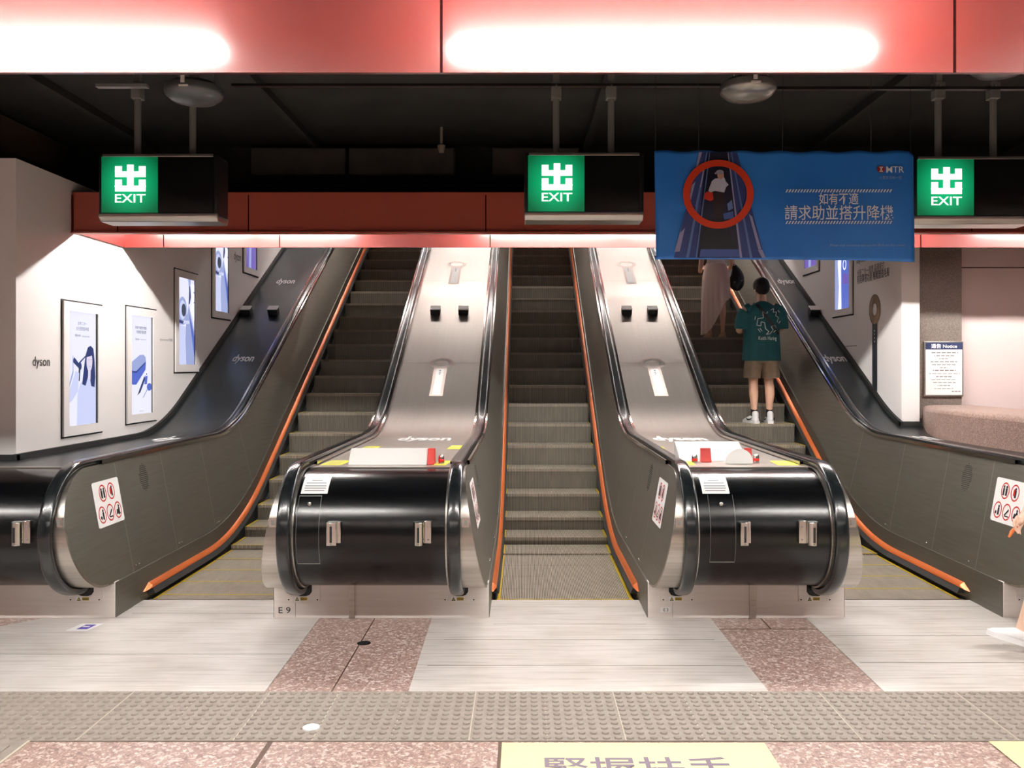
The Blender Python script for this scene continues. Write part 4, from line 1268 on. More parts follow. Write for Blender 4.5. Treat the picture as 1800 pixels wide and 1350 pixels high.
pic_dryer = [
    ('mid', [(0.0, 0.60), (0.30, 0.66), (0.52, 0.58), (0.60, 0.68), (0.64, 0.86), (0.58, 1.0), (0.74, 1.0), (0.68, 0.86), (0.62, 0.70), (0.95, 0.40), (0.95, 0.0), (0.46, 0.0), (0.42, 0.30), (0.46, 0.48), (0.3, 0.46), (0.0, 0.46)]),
    ('pale', [(0.0, 0.0), (0.44, 0.0), (0.42, 0.30), (0.45, 0.44), (0.0, 0.46)]), ('blue', [(0.62, 0.62), (0.95, 0.34), (0.95, 0.10), (0.72, 0.44)]),
    ('navy', [(0.60, 0.70), (0.68, 0.72), (0.74, 0.80), (0.70, 0.92), (0.64, 0.92)]), ('hi', [(0.74, 0.64), (0.95, 0.52), (0.95, 0.95), (0.76, 0.95), (0.82, 0.78)]), ('navy', [(0.88, 0.735), (0.95, 0.73), (0.95, 0.745)]), ('mid', [(0.85, 0.86), (0.95, 0.84), (0.95, 0.87)]),
    ('pale', ellipse(0.22, 0.63, 0.26, 0.155, 26)), ('mid', 'ring', 0.24, 0.63, 0.25, 0.15, 0.07, 0.04), ('dark', ellipse(0.30, 0.63, 0.13, 0.075, 24)),
    ('navy', [(0.0, 0.48), (0.24, 0.47), (0.30, 0.50), (0.0, 0.52)]), ('hi', 'text', '新色登場', 0.30, 0.62, 0.475, 0.515)]
pic_purple = [('purple', [(0.0, 0.0), (0.95, 0.0), (0.95, 1.0), (0.0, 1.0)]), ('mid', [(0.3, 0.0), (0.5, 0.0), (0.55, 1.0), (0.4, 1.0)])] + \
    [('hi', ellipse(0.08 + 0.11 * k, 0.335, 0.028, 0.010, 8)) for k in range(8)]
lightbox(-1, 6.975, 1.152, pic_woman, 'lit box on the left wall showing a long haired woman, nearest the wall lettering')
lightbox(-1, 8.10, 1.185, pic_case, 'lit box on the left wall showing a blue case and hair tools')
lightbox(-1, 9.225, 1.665, pic_dryer, 'lit box on the left wall showing a round nozzle, complete in view')
lightbox(-1, 10.33, 2.318, pic_dryer, 'lit box on the left wall showing a round nozzle, top cut by the red beam')
lightbox(-1, 11.48, 2.985, pic_purple, 'purple lit box highest up the left wall, beside the handrail deck')
pic_silver = [('mid', [(0.0, 0.0), (0.2, 0.0), (0.26, 0.3), (0.18, 0.6), (0.3, 1.0), (0.0, 1.0)]), ('hi', [(0.2, 0.0), (0.45, 0.0), (0.40, 0.3), (0.46, 0.5), (0.36, 0.8), (0.30, 1.0), (0.2, 0.6), (0.28, 0.3)]),
              ('blue', [(0.45, 0.0), (0.95, 0.0), (0.95, 1.0), (0.5, 1.0), (0.42, 0.5)]), ('purple', [(0.5, 0.32), (0.9, 0.3), (0.9, 0.42), (0.55, 0.46)]), ('hi', 'ring', 0.66, 0.56, 0.12, 0.07, 0.04, 0.02), ('hi', [(0.3, 0.66), (0.8, 0.7), (0.8, 0.74), (0.3, 0.70)])]
lightbox(1, 10.17, 2.345, pic_silver, 'blue and white lit box on the right wall, beside the ring topped stick picture')
lightbox(1, 11.32, 2.99, pic_purple, 'lit box highest up the right wall, just below the banner')
def on_left(off=0.003): return lambda u, v: (WALL_L + off, u, v)
def on_right(off=0.003): return lambda u, v: (WALL_R - off, u, v)
for y0, y1, z0, z1, lab in ((6.560, 6.80, 1.705, 1.80, 'black lettering on the left wall, left of the woman lightbox'), (11.13, 11.40, 3.075, 3.215, 'black lettering high on the left wall beside the purple lightbox')):
    b = MB(); text_into(b, 'dyson', on_left(), y0, y1, z0, z1, 0, 0.004)
    decal('wall_lettering', b, M['dark_print'], lab, 'lettering', 'black lettering on the left wall')
b = MB(); text_into(b, 'dyson airstrait 吹風機', on_left(), 8.86, 9.18, 1.985, 2.02, 0)
decal('wall_lettering', b, M['grey_print'], 'tiny grey line of lettering between two lightboxes on the left wall', 'lettering')
b = MB()
yz = lambda px, py: (WALL_R * FPX / (px - CX), EYE - (py - CY) * WALL_R / (px - CX))
for body, p0, p1, h, m in (('dyson', (1506, 466), (1526, 460), 0.065, 0), ('全新二合一風筒 兩種模式', (1507, 488), (1555, 473), 0.09, 1), ('利用靈感功能 輕鬆塑造毛髮', (1507, 500), (1564, 485), 0.095, 0)):
    (ya, za), (yb, zb2) = yz(*p0), yz(*p1)
    text_into(b, body, lambda u, v: (WALL_R - 0.003, ya + (yb - ya) * u, za + (zb2 - za) * u + v), 0, 1, 0, h, m, 0.01)
decal('wall_lettering', b, [M['dark_print'], M['grey_print']], 'two lines of Chinese lettering on the right wall, above the ring topped stick', 'lettering')
root = thing('wall_graphic', 'picture of a bronze ring on a long black stick on the right wall', 'wall graphic', (WALL_R, 9.55, 1.5))
yc = WALL_R * FPX / (1538 - CX)
zc = EYE + (645 - 544) * yc / FPX
b = MB()
ring_into(b, yc, zc, 0.150, 0.165, 0.085, on_right(0.004), 0, 48, 0.092)
b.obj('ring_head', noisy('bronze_print', rgb(112, 88, 66), rgb(160, 130, 100), (1, 6, 3), 0.4), root, 0)
b = MB()
ring_into(b, yc, zc, 0.068, 0.076, 0.008, on_right(0.005), 0, 48)
ring_into(b, yc, zc, 0.153, 0.168, 0.006, on_right(0.005), 0, 48)
b.obj('ring_outline', M['dark_print'], root, 0)
b = MB()
poly_into(b, [(yc - 0.068, 1.33), (yc + 0.068, 1.33), (yc + 0.068, zc - 0.155), (yc - 0.068, zc - 0.155)], on_right(0.0035), 0)
b.obj('stick', mat('stick_print', rgb(34, 38, 46), 0.4), root, 0)
b = MB()
for k in range(4): poly_into(b, ellipse(yc, zc - 0.235 - 0.04 * k, 0.010, 0.010, 8), on_right(0.005), 0)
b.obj('indicator_dots', M['white'], root, 0)
b = MB(); poly_into(b, [(10.05, 1.965), (10.42, 1.965), (10.42, 1.972), (10.05, 1.972)], on_right(0.004)); 
decal('wall_lettering', b, M['dark_print'], 'tiny dark line of small print on the right wall, left of the black stick', 'lettering')
# notice board
p0, p1 = at(1624, 697, 9.03), at(1693, 600, 9.03)
root = thing('notice_board', 'white notice board with navy heading on the granite column', 'notice board', ((p0.x + p1.x) / 2, 9.04, p0.z))
b = MB(); b.box(p0.x, p1.x, 9.025, 9.05, p0.z, p1.z)
b.obj('frame', M['steel'], root, 30, 0.004)
b = MB(); b.box(p0.x + 0.014, p1.x - 0.014, 9.021, 9.026, p0.z + 0.016, p1.z - 0.014)
sh = b.obj('notice_sheet', M['white'], root, 0)
b = MB(); b.box(p0.x + 0.014, p1.x - 0.014, 9.018, 9.022, p1.z - 0.085, p1.z - 0.014)
hd = b.obj('heading_band', M['navy_print'], sh, 0)
b = MB(); text_into(b, '通告 Notice', lambda u, v: (u, 9.017, v), p0.x + 0.07, p1.x - 0.07, p1.z - 0.074, p1.z - 0.026, 0, 0.02)
b.obj('heading_lettering', M['white'], hd, 0)
b = MB(); w = p1.x - p0.x
for k, (a, e, t) in enumerate(((.16, .86, 1.6), (.26, .76, 1.2), (.38, .62, 1.2), (.16, .84, 1), (.2, .8, 1), (.38, .6, 1), (.22, .8, 1.5), (.12, .9, .8), (.3, .7, 1), (.18, .82, .7), (.2, .8, .9), (.34, .66, .9), (.26, .74, .7), (.7, .92, 1))):
    z = p1.z - 0.125 - 0.031 * k
    n = int(6 + (e - a) * 30)
    for i in range(n):
        if (i * 7 + k * 3) % 5:
            x = p0.x + w * (a + (e - a) * i / n)
            b.box(x, x + w * (e - a) / n * 0.8, 9.0195, 9.0212, z, z + 0.008 * t)
b.obj('small_print', M['grey_print'], sh, 0)
# ------------------------------------------------------------------ people
M['skin'] = noisy('skin', rgb(206, 160, 136), rgb(216, 172, 148), (6, 6, 6), 0.5)
M['skin_pale'] = noisy('skin_pale', rgb(222, 182, 160), rgb(230, 192, 170), (6, 6, 6), 0.5)
M['hair'] = noisy('black_hair', rgb(14, 12, 12), rgb(28, 24, 22), (60, 60, 8), 0.6, spec=0.25)
M['teal'] = noisy('teal_cotton', rgb(4, 66, 72), rgb(6, 74, 80), (9, 9, 9), 0.85, bump=0.15)
M['khaki'] = noisy('khaki_cotton', rgb(150, 132, 112), rgb(164, 146, 126), (12, 12, 12), 0.85, bump=0.15)
M['white_shoe'] = mat('white_leather', rgb(238, 236, 236), 0.45)
M['ivory_top'] = noisy('ivory_chiffon', rgb(228, 214, 208), rgb(238, 226, 220), (10, 10, 3), 0.75)
def chiffon(name, c):
    m, nt, bs = _nodes(name)
    bs.inputs['Base Color'].default_value = c
    bs.inputs['Roughness'].default_value = 0.8
    tr = nt.nodes.new('ShaderNodeBsdfTranslucent')
    tr.inputs['Color'].default_value = c
    mx = nt.nodes.new('ShaderNodeMixShader')
    mx.inputs[0].default_value = 0.75
    out = nt.nodes['Material Output']
    nt.links.new(bs.outputs[0], mx.inputs[1]); nt.links.new(tr.outputs[0], mx.inputs[2]); nt.links.new(mx.outputs[0], out.inputs['Surface'])
    return m
M['ivory'] = chiffon('ivory_chiffon', rgb(250, 242, 238))
M['black_cloth'] = mat('black_cloth', rgb(18, 18, 20), 0.7)
M['black_bag'] = mat('black_leather', rgb(16, 16, 18), 0.4)
M['sock'] = mat('black_sock', rgb(26, 24, 26), 0.85)
M['beige_cloth'] = mat('beige_cloth', rgb(206, 196, 184), 0.8)
M['sandal'] = mat('tan_sandal', rgb(188, 160, 126), 0.5)

def cat_chain(ch, sub=4):
    """Catmull-Rom through (x, y, z, r1, r2) knots."""
    out = []
    n = len(ch)
    for i in range(n - 1):
        p0, p1, p2, p3 = ch[max(i - 1, 0)], ch[i], ch[i + 1], ch[min(i + 2, n - 1)]
        for k in range(sub):
            t = k / sub
            out.append(tuple(0.5 * ((2 * p1[j]) + (-p0[j] + p2[j]) * t + (2 * p0[j] - 5 * p1[j] + 4 * p2[j] - p3[j]) * t * t + (-p0[j] + 3 * p1[j] - 3 * p2[j] + p3[j]) * t ** 3) for j in range(5)))
    out.append(tuple(ch[-1]))
    return out
def add_limb(mb, ch, n=16, sub=4, cap0=True, cap1=True):
    ch = [c if len(c) == 5 else (*c, c[3]) for c in ch]
    pts = cat_chain(ch, sub)
    P = [Vector(p[:3]) for p in pts]
    rings = []
    m = len(P)
    def frame(i):
        d = (P[min(i + 1, m - 1)] - P[max(i - 1, 0)]).normalized()
        a = Vector((1, 0, 0)) if abs(d.x) < 0.8 else Vector((0, 0, 1))
        s = (a - d * a.dot(d)).normalized()
        return d, s, d.cross(s)
    def ring(c, s, t, r1, r2):
        return [c + s * (r1 * math.cos(2 * PI * k / n)) + t * (r2 * math.sin(2 * PI * k / n)) for k in range(n)]
    d, s, t = frame(0)
    r1, r2 = pts[0][3:5]
    if cap0:
        for q in (0.03, 0.5, 0.85): rings.append(ring(P[0] - d * (min(r1, r2) * math.sqrt(1 - q * q)), s, t, r1 * q, r2 * q))
    for i in range(m):
        d, s, t = frame(i)
        rings.append(ring(P[i], s, t, max(pts[i][3], .002), max(pts[i][4], .002)))
    r1, r2 = pts[-1][3:5]
    if cap1:
        for q in (0.85, 0.5, 0.03): rings.append(ring(P[-1] + d * (min(r1, r2) * math.sqrt(1 - q * q)), s, t, r1 * q, r2 * q))
    o = len(mb.v)
    mb.grid(rings, 0, close_v=True)
    mb.face([o + k for k in range(n)][::-1]); mb.face([o + (len(rings) - 1) * n + k for k in range(n)])
def fused(name, limbs, balls, m, parent, xf, voxel=0.008, smooth=5, flat=False):
    """one continuous surface grown from overlapping limbs."""
    mb = MB()
    for l in limbs:
        add_limb(mb, l, cap0=not flat, cap1=not flat)
    for c, r in balls: mb.ball(c, r, 12)
    me = mb.mesh(name + '_cage', m, 0)
    o = bpy.data.objects.new(name + '_cage', me)
    COL.objects.link(o)
    r = o.modifiers.new('r', 'REMESH'); r.mode = 'VOXEL'; r.voxel_size = voxel
    if smooth:
        s = o.modifiers.new('s', 'SMOOTH'); s.factor = 0.5; s.iterations = smooth
    dg = bpy.context.evaluated_depsgraph_get()
    out = bpy.data.meshes.new_from_object(o.evaluated_get(dg))
    out.name = name
    out.transform(xf)
    out.polygons.foreach_set('use_smooth', [True] * len(out.polygons))
    out.materials.clear(); out.materials.append(m)
    bpy.data.objects.remove(o); bpy.data.meshes.remove(me)
    ob = bpy.data.objects.new(name, out)
    COL.objects.link(ob)
    attach(ob, parent)
    return ob
def hand(wrist, dirv, palm_n, thumb_side, curl=0.5, s=1.0):
    """palm plus five separate bent fingers; dirv points to the fingertips, palm_n out of the palm."""
    w, d, n = Vector(wrist), Vector(dirv).normalized(), Vector(palm_n).normalized()
    side = d.cross(n).normalized() * thumb_side
    n = side.cross(d).normalized() * (1 if side.cross(d).dot(n) > 0 else -1)
    L = []
    def K(p, r, r2=None): return (p.x, p.y, p.z, r * s, (r2 or r) * s)
    L.append([K(w - d * 0.02 * s, 0.026, 0.020), K(w + d * 0.03 * s, 0.034, 0.016), K(w + d * 0.085 * s, 0.040, 0.014)])
    for k, (off, ln) in enumerate(((0.030, 0.070), (0.010, 0.080), (-0.011, 0.074), (-0.031, 0.058))):
        p = w + d * 0.085 * s + side * off * s
        a = p + (d * math.cos(curl * .5) + n * math.sin(curl * .5)) * (ln * .45 * s)
        b2 = a + (d * math.cos(curl * 1.3) + n * math.sin(curl * 1.3)) * (ln * .32 * s)
        c = b2 + (d * math.cos(curl * 2) + n * math.sin(curl * 2)) * (ln * .26 * s)
        L.append([K(p - d * .02 * s, .0095), K(a, .0088), K(b2, .0080), K(c, .0068)])
    p = w + d * 0.02 * s + side * 0.024 * s
    q = p + (side * 0.7 + d * 0.7).normalized() * 0.042 * s + n * 0.008 * s
    q2 = q + (side * 0.25 + d * 0.9 + n * 0.3).normalized() * 0.032 * s
    L.append([K(p, .013), K(q, .0105), K(q2, .0082)])
    return L
def head_parts(c, tilt=0.0):
    """skull, jaw, nose and ears of a head facing +Y about centre c; tilt > 0 looks down."""
    R = Matrix.Rotation(-tilt, 3, 'X')
    def q(x, y, z): return tuple(Vector(c) + R @ Vector((x, y, z)))
    balls = [(q(0, -0.012, 0.025), (0.076, 0.092, 0.090)), (q(0, 0.018, -0.035), (0.060, 0.072, 0.078)), (q(0, 0.040, -0.078), (0.036, 0.038, 0.026)),
             (q(0, 0.096, -0.028), (0.014, 0.018, 0.020)), (q(0, 0.086, -0.004), (0.010, 0.014, 0.026)), (q(0, 0.080, -0.066), (0.024, 0.012, 0.010)),
             (q(0, 0.078, 0.016), (0.046, 0.012, 0.009))]
    for s in (-1, 1):
        balls.append((q(s * 0.076, -0.006, -0.020), (0.011, 0.022, 0.032)))
        balls.append((q(s * 0.044, 0.056, -0.035), (0.022, 0.022, 0.020)))
    return balls, q
def eyes(q, root, xf, m_white, m_dark):
    for s in (-1, 1):
        b = MB(); b.ball(q(s * 0.031, 0.076, 0.000), (0.013, 0.009, 0.009), 8)
        b.ball(q(s * 0.031, 0.083, 0.000), (0.0055, 0.004, 0.0055), 6, 1)
        me = b.mesh('eye', [m_white, m_dark]); me.transform(xf)
        o = bpy.data.objects.new('eye', me); COL.objects.link(o); attach(o, root)
def local(name, mb, mats, parent, xf, smooth=40):
    me = mb.mesh(name, mats, smooth); me.transform(xf)
    o = bpy.data.objects.new(name, me); COL.objects.link(o); attach(o, parent)
    return o
M['eye_white'] = mat('eye_white', rgb(230, 228, 224), 0.3)

# --- man in teal shirt on the right escalator
MZ = step_z(10.3) - 0.004
xf = Matrix.Translation((2.888, 10.46, MZ))
root = thing('person', 'man with short black hair in a teal T-shirt and khaki shorts, on the right escalator', 'person', (2.888, 10.46, MZ))
hb, hq = head_parts((0.012, 0.055, 1.632), 0.45)
arms = []
for s, el, wr in ((-1, (-0.268, 0.01, 1.13), (-0.10, 0.25, 1.17)), (1, (0.240, 0.05, 1.15), (0.09, 0.26, 1.16))):
    arms.append([(s * 0.165, 0.0, 1.395, .058, .055), (s * 0.215, -0.01, 1.34, .055, .055), (s * 0.25, -0.01, 1.22, .047, .048), (*el, .041, .043), (el[0] * .72, .13, 1.135, .040, .038), (*wr, .027, .024)])
legs = []
for s in (-1, 1):
    legs.append([(s * 0.088, 0.0, 0.90, .090, .095), (s * 0.095, 0.0, 0.74, .082, .085), (s * 0.097, 0.012, 0.60, .067, .070), (s * 0.096, 0.018, 0.50, .055, .060), (s * 0.098, -0.008, 0.38, .056, .062), (s * 0.096, -0.012, 0.30, .050, .055), (s * 0.093, -0.006, 0.17, .036, .040), (s * 0.093, 0.0, 0.09, .034, .040)])
torso = [(0, 0, 0.86, .150, .105), (0, -0.005, 0.95, .158, .112), (0, 0, 1.08, .148, .108), (0, -0.005, 1.22, .162, .112), (0, -0.015, 1.34, .172, .108), (0, -0.012, 1.415, .120, .080), (0.004, 0.0, 1.47, .062, .060), (0.008, 0.025, 1.53, .054, .056), (0.01, 0.045, 1.59, .054, .058)]
fused('body', arms + legs + [torso] + hand((-0.10, 0.25, 1.17), (0.55, 0.75, 0.2), (0.3, 0, 1), 1, 0.6) + hand((0.09, 0.26, 1.16), (-0.5, 0.8, 0.2), (-0.3, 0, 1), -1, 0.6), hb, M['skin'], root, xf, 0.006, 4)
eyes(hq, root, xf, M['eye_white'], M['black'])
R45 = Matrix.Rotation(-0.45, 3, 'X')
hair_b = [(hq(0, -0.020, 0.036), (0.100, 0.112, 0.104)), (hq(0, -0.055, -0.016), (0.090, 0.072, 0.088)), (hq(0, 0.040, 0.075), (0.074, 0.062, 0.048)), (hq(-.074, -.012, .012), (.018, .040, .040)), (hq(.074, -.012, .012), (.018, .040, .040))]
for k in range(26):
    a = 2 * PI * k / 26; e = 0.2 + 0.55 * ((k * 7) % 5) / 5
    hair_b.append((hq(0.078 * math.cos(a) * math.cos(e), -0.018 + 0.092 * math.sin(a) * math.cos(e), 0.034 + 0.090 * math.sin(e)), (.020, .020, .016)))
fused('hair', [], hair_b, M['hair'], root, xf, 0.006, 2)
shirt = [[(0, 0, 0.755, .236, .158), (0, 0, 0.80, .236, .158), (0, 0, 0.95, .228, .154), (0, -0.005, 1.10, .218, .146), (0, -0.012, 1.25, .216, .140), (0, -0.018, 1.35, .208, .128), (0, -0.015, 1.415, .150, .090), (0.0, 0.0, 1.452, .070, .066)]]
for s in (-1, 1):
    shirt.append([(s * 0.13, -0.01, 1.385, .078, .072), (s * 0.200, -0.01, 1.345, .084, .084), (s * 0.236, -0.005, 1.25, .082, .088), (s * 0.248, 0.0, 1.14, .078, .088)])
shirt_o = fused('t_shirt', shirt, [], M['teal'], root, xf, 0.008, 5, flat=True)
shorts = []
for s in (-1, 1):
    shorts.append([(s * 0.116, 0.0, 0.545, .104, .112), (s * 0.113, 0.0, 0.60, .104, .112), (s * 0.102, 0.0, 0.72, .104, .118), (s * 0.085, 0.0, 0.86, .105, .115)])
shorts.append([(0, 0, 0.74, .165, .118), (0, 0, 0.92, .165, .118)])
fused('shorts', shorts, [], M['khaki'], root, xf, 0.008, 4, flat=True)
def sneaker(cx, cy, rotz, root, xf, lift=None, swoosh=True):
    X = xf @ (lift if lift is not None else Matrix.Identity(4)) @ Matrix.Translation((cx, cy, 0)) @ Matrix.Rotation(rotz, 4, 'Z')
    up = [[(0, -0.055, 0.045, .037, .036), (0, 0.0, 0.055, .042, .045), (0, 0.07, 0.050, .046, .036), (0, 0.14, 0.036, .046, .026), (0, 0.185, 0.030, .036, .020)],
          [(0, -0.045, 0.05, .036, .040), (0, -0.040, 0.115, .038, .046)]]
    sh = fused('shoe', up, [], M['white_shoe'], root, X, 0.006, 4)
    b = MB()
    prof = [(-0.095, 0.018), (-0.09, 0.034), (-0.05, 0.043), (0.02, 0.042), (0.09, 0.049), (0.16, 0.050), (0.205, 0.036), (0.220, 0.012)]
    out = [(w, y) for y, w in prof] + [(-w, y) for y, w in reversed(prof)]
    b.prism(out, 0.0, 0.030, 'xy')
    me_o = local('sole', b, M['white_shoe'], sh, X, 30)
    b = MB()
    for s in (-1, 1):
        pts = [(s * 0.049, -0.055, 0.070), (s * 0.052, -0.01, 0.050), (s * 0.055, 0.045, 0.042), (s * 0.054, 0.075, 0.058)]
        if swoosh: b.tube(pts, [0.002, 0.006, 0.008, 0.004], 6)
        else: b.tube(pts[:3], [0.002, 0.003, 0.002], 6)
    local('side_mark', b, M['black'] if swoosh else M['white_shoe'], sh, X)
    b = MB()
    for k in range(4): b.tube([(-0.022, 0.045 + 0.02 * k, 0.088 - 0.008 * k), (0.0, 0.047 + 0.02 * k, 0.093 - 0.008 * k), (0.022, 0.045 + 0.02 * k, 0.088 - 0.008 * k)], 0.0035, 6)
    local('laces', b, M['white_shoe'], sh, X)
for s in (-1, 1):
    b = MB(); add_limb(b, [(s * 0.093, -0.002, 0.165, .0385, .043), (s * 0.093, 0.0, 0.08, .037, .043)]); local('sock', b, M['sock'], root, xf)
sneaker(-0.098, -0.005, 0.25, root, xf)
sneaker(0.098, -0.005, -0.12, root, xf)
# plain zigzag motif and lettering on the back of the shirt
dg = bpy.context.evaluated_depsgraph_get()
def on_back(u, v, off=0.004):
    """lay a stroke point on the back of the shirt."""
    o = Vector((u, -0.6, v)); hit = None
    ok, loc, nor, idx = shirt_o.ray_cast(xf @ o, Vector((0, 1, 0)))
    if ok: return loc + Vector((0, -off, 0))
    return xf @ Vector((u, -0.15, v))
def stroke(mb, pts, r):
    fine = []
    for (a, b2) in zip(pts, pts[1:]):
        for k in range(4): fine.append((a[0] + (b2[0] - a[0]) * k / 4, a[1] + (b2[1] - a[1]) * k / 4))
    fine.append(pts[-1])
    mb.tube([on_back(*p) for p in fine], r, 6)
PX = lambda px, py: ((px - 1341) * 10.34 / FPX, EYE - (py - CY) * 10.34 / FPX - MZ)
b = MB()
for pts in ([(1329, 560), (1338, 559), (1337, 547), (1343, 553), (1346, 548)], [(1329, 560), (1327, 572), (1334, 573), (1334, 566), (1340, 567), (1342, 578), (1348, 583)],
            [(1352, 545), (1358, 542), (1356, 549), (1363, 548), (1361, 555), (1367, 558), (1364, 566)], [(1348, 583), (1343, 588), (1350, 587), (1356, 580), (1352, 574), (1359, 572), (1363, 579), (1357, 584)],
            [(1325, 556), (1324, 562)], [(1329, 578), (1333, 584)], [(1332, 577), (1336, 582)], [(1366, 545), (1369, 549)], [(1368, 568), (1371, 564)]):
    stroke(b, [PX(*p) for p in pts], 0.0045)
sm = b.obj('shirt_motif', M['white'], None, 0); attach(sm, shirt_o)
b = MB()
def sig(u, v):
    x, z = PX(1330 + u * 33, 600 - v * 9); p = on_back(x, z, 0.003); return tuple(p)
text_into(b, 'Keith Haring', sig, 0, 1, 0, 1, 0, 0.005)
sm = b.obj('shirt_lettering', M['white'], None, 0); attach(sm, shirt_o)
# strap of the bag he carries in front
root2 = thing('shoulder_bag', 'small black bag worn in front by the man in teal, its strap across his back', 'bag', (2.888, 10.6, MZ + 0.9))
b = MB()
path = []
for k in range(15):
    t = k / 14
    x, z = -0.085 + 0.262 * t, 1.43 - 0.36 * t
    p = on_back(x, z, 0.004)
    path.append(p)
b.grid([[p + Vector((-0.012, 0, -0.012)), p + Vector((0.012, 0, 0.012))] for p in path])
so = b.obj('strap', M['black_cloth'], root2, 0)
sd = so.modifiers.new('solid', 'SOLIDIFY'); sd.thickness = 0.004
b = MB(); b.tube([xf @ Vector(p) for p in ((-0.085, -0.06, 1.43), (-0.095, 0.0, 1.455), (-0.08, 0.09, 1.40), (0.02, 0.165, 1.2), (0.11, 0.19, 1.02))], 0.008, 6)
b.obj('front_strap', M['black_cloth'], root2)
b = MB(); b.box(2.888 + 0.06, 2.888 + 0.24, 10.46 + 0.15, 10.46 + 0.22, MZ + 0.86, MZ + 1.03)
b.obj('bag_body', M['black_bag'], root2, 30, 0.02)

# --- woman in the ivory skirt further up
WZ = step_z(12.3) - 0.004
xf = Matrix.Translation((2.785, 12.46, WZ))
root = thing('person', 'woman in an ivory uneven hem skirt and sandals, higher up the right escalator', 'person', (2.785, 12.46, WZ))
hb, hq = head_parts((0, 0.03, 1.575), 0.1)
legs = []
for s in (-1, 1):
    legs.append([(s * 0.082, 0.0, 0.90, .086, .092), (s * 0.088, 0.0, 0.72, .072, .076), (s * 0.090, 0.015, 0.50, .048, .052), (s * 0.092, -0.010, 0.36, .047, .053), (s * 0.094, -0.006, 0.20, .033, .037), (s * 0.096, 0.0, 0.085, .028, .034), (s * 0.102, 0.04, 0.045, .030, .026), (s * 0.110, 0.13, 0.032, .036, .016), (s * 0.112, 0.17, 0.030, .028, .010)])
arms = [[(-0.15, 0, 1.36, .048, .048), (-0.19, 0, 1.29, .043, .043), (-0.215, 0.0, 1.08, .034, .036), (-0.20, 0.16, 0.98, .030, .028), (-0.16, 0.28, 1.02, .022, .019)],
        [(0.15, 0, 1.36, .048, .048), (0.19, 0, 1.29, .043, .043), (0.225, -0.02, 1.08, .034, .036), (0.215, 0.14, 1.02, .030, .028), (0.16, 0.27, 1.08, .022, .019)]]
torso = [(0, 0, 0.88, .150, .108), (0, -0.01, 0.96, .150, .112), (0, 0, 1.08, .118, .088), (0, 0.0, 1.18, .125, .092), (0, -0.005, 1.30, .142, .090), (0, 0, 1.375, .095, .066), (0, 0.005, 1.42, .048, .048), (0, 0.02, 1.50, .046, .048)]
fused('body', legs + arms + [torso] + hand((-0.16, 0.28, 1.02), (0.5, 0.8, 0.2), (0.3, 0, 1), 1, 0.6, 0.9) + hand((0.16, 0.27, 1.08), (-0.5, 0.8, 0.2), (-0.3, 0, 1), -1, 0.6, 0.9), hb, M['skin'], root, xf, 0.006, 4)
eyes(hq, root, xf, M['eye_white'], M['black'])
fused('hair', [[(0, -0.075, 1.60, .085, .06), (0, -0.095, 1.48, .095, .045), (0, -0.10, 1.34, .085, .03)]], [(hq(0, -0.016, 0.034), (0.088, 0.102, 0.096)), (hq(-.07, -.02, -.03), (.022, .05, .08)), (hq(.07, -.02, -.03), (.022, .05, .08))], M['hair'], root, xf, 0.007, 3)
fused('top', [[(0, 0, 1.055, .138, .104), (0, 0.0, 1.10, .134, .100), (0, 0.0, 1.18, .136, .102), (0, -0.005, 1.30, .155, .102), (0, 0, 1.37, .110, .075)], [(-0.14, 0, 1.36, .056, .056), (-0.20, 0, 1.25, .052, .052)], [(0.14, 0, 1.36, .056, .056), (0.20, 0, 1.25, .052, .052)]], [], M['ivory_top'], root, xf, 0.007, 3, flat=True)
b = MB(); rows = []
NF = 120
for j in range(25):
    t = j / 24
    row = []
    for k in range(NF):
        a = 2 * PI * k / NF
        cx = math.cos(a)                       # +1 = her right side
        e = 0.5 + 0.5 * cx
        e = e * e * (3 - 2 * e)
        hem = 0.045 + 0.53 * e
        z = 1.075 + (hem - 1.075) * t
        d = 1.075 - z
        base = 0.138 + (0.196 - 0.138) * min(d / 0.20, 1) ** 0.7
        flare = 0.012 * max(d - 0.25, 0)
        fold = (0.013 * min(max(d - 0.22, 0) / 0.3, 1)) * math.sin(13 * a + 1.5 * math.sin(3 * a)) + 0.005 * min(max(d - 0.3, 0) * 3, 1) * math.sin(29 * a)
        rx = base + flare + fold
        ry = (0.106 + (0.158 - 0.106) * min(d / 0.22, 1) ** 0.7) + flare + fold
        row.append((rx * cx - 0.005, ry * math.sin(a) - 0.012 * min(d / 0.2, 1), z))
    rows.append(row)
b.grid(rows, 0, close_v=True)
sk = local('skirt', b, M['ivory'], root, xf, 60)
b = MB(); b.tube([(0.142 * math.cos(2 * PI * k / 30), 0.108 * math.sin(2 * PI * k / 30), 1.07) for k in range(31)], 0.006, 6)
local('waistband', b, M['ivory'], root, xf)
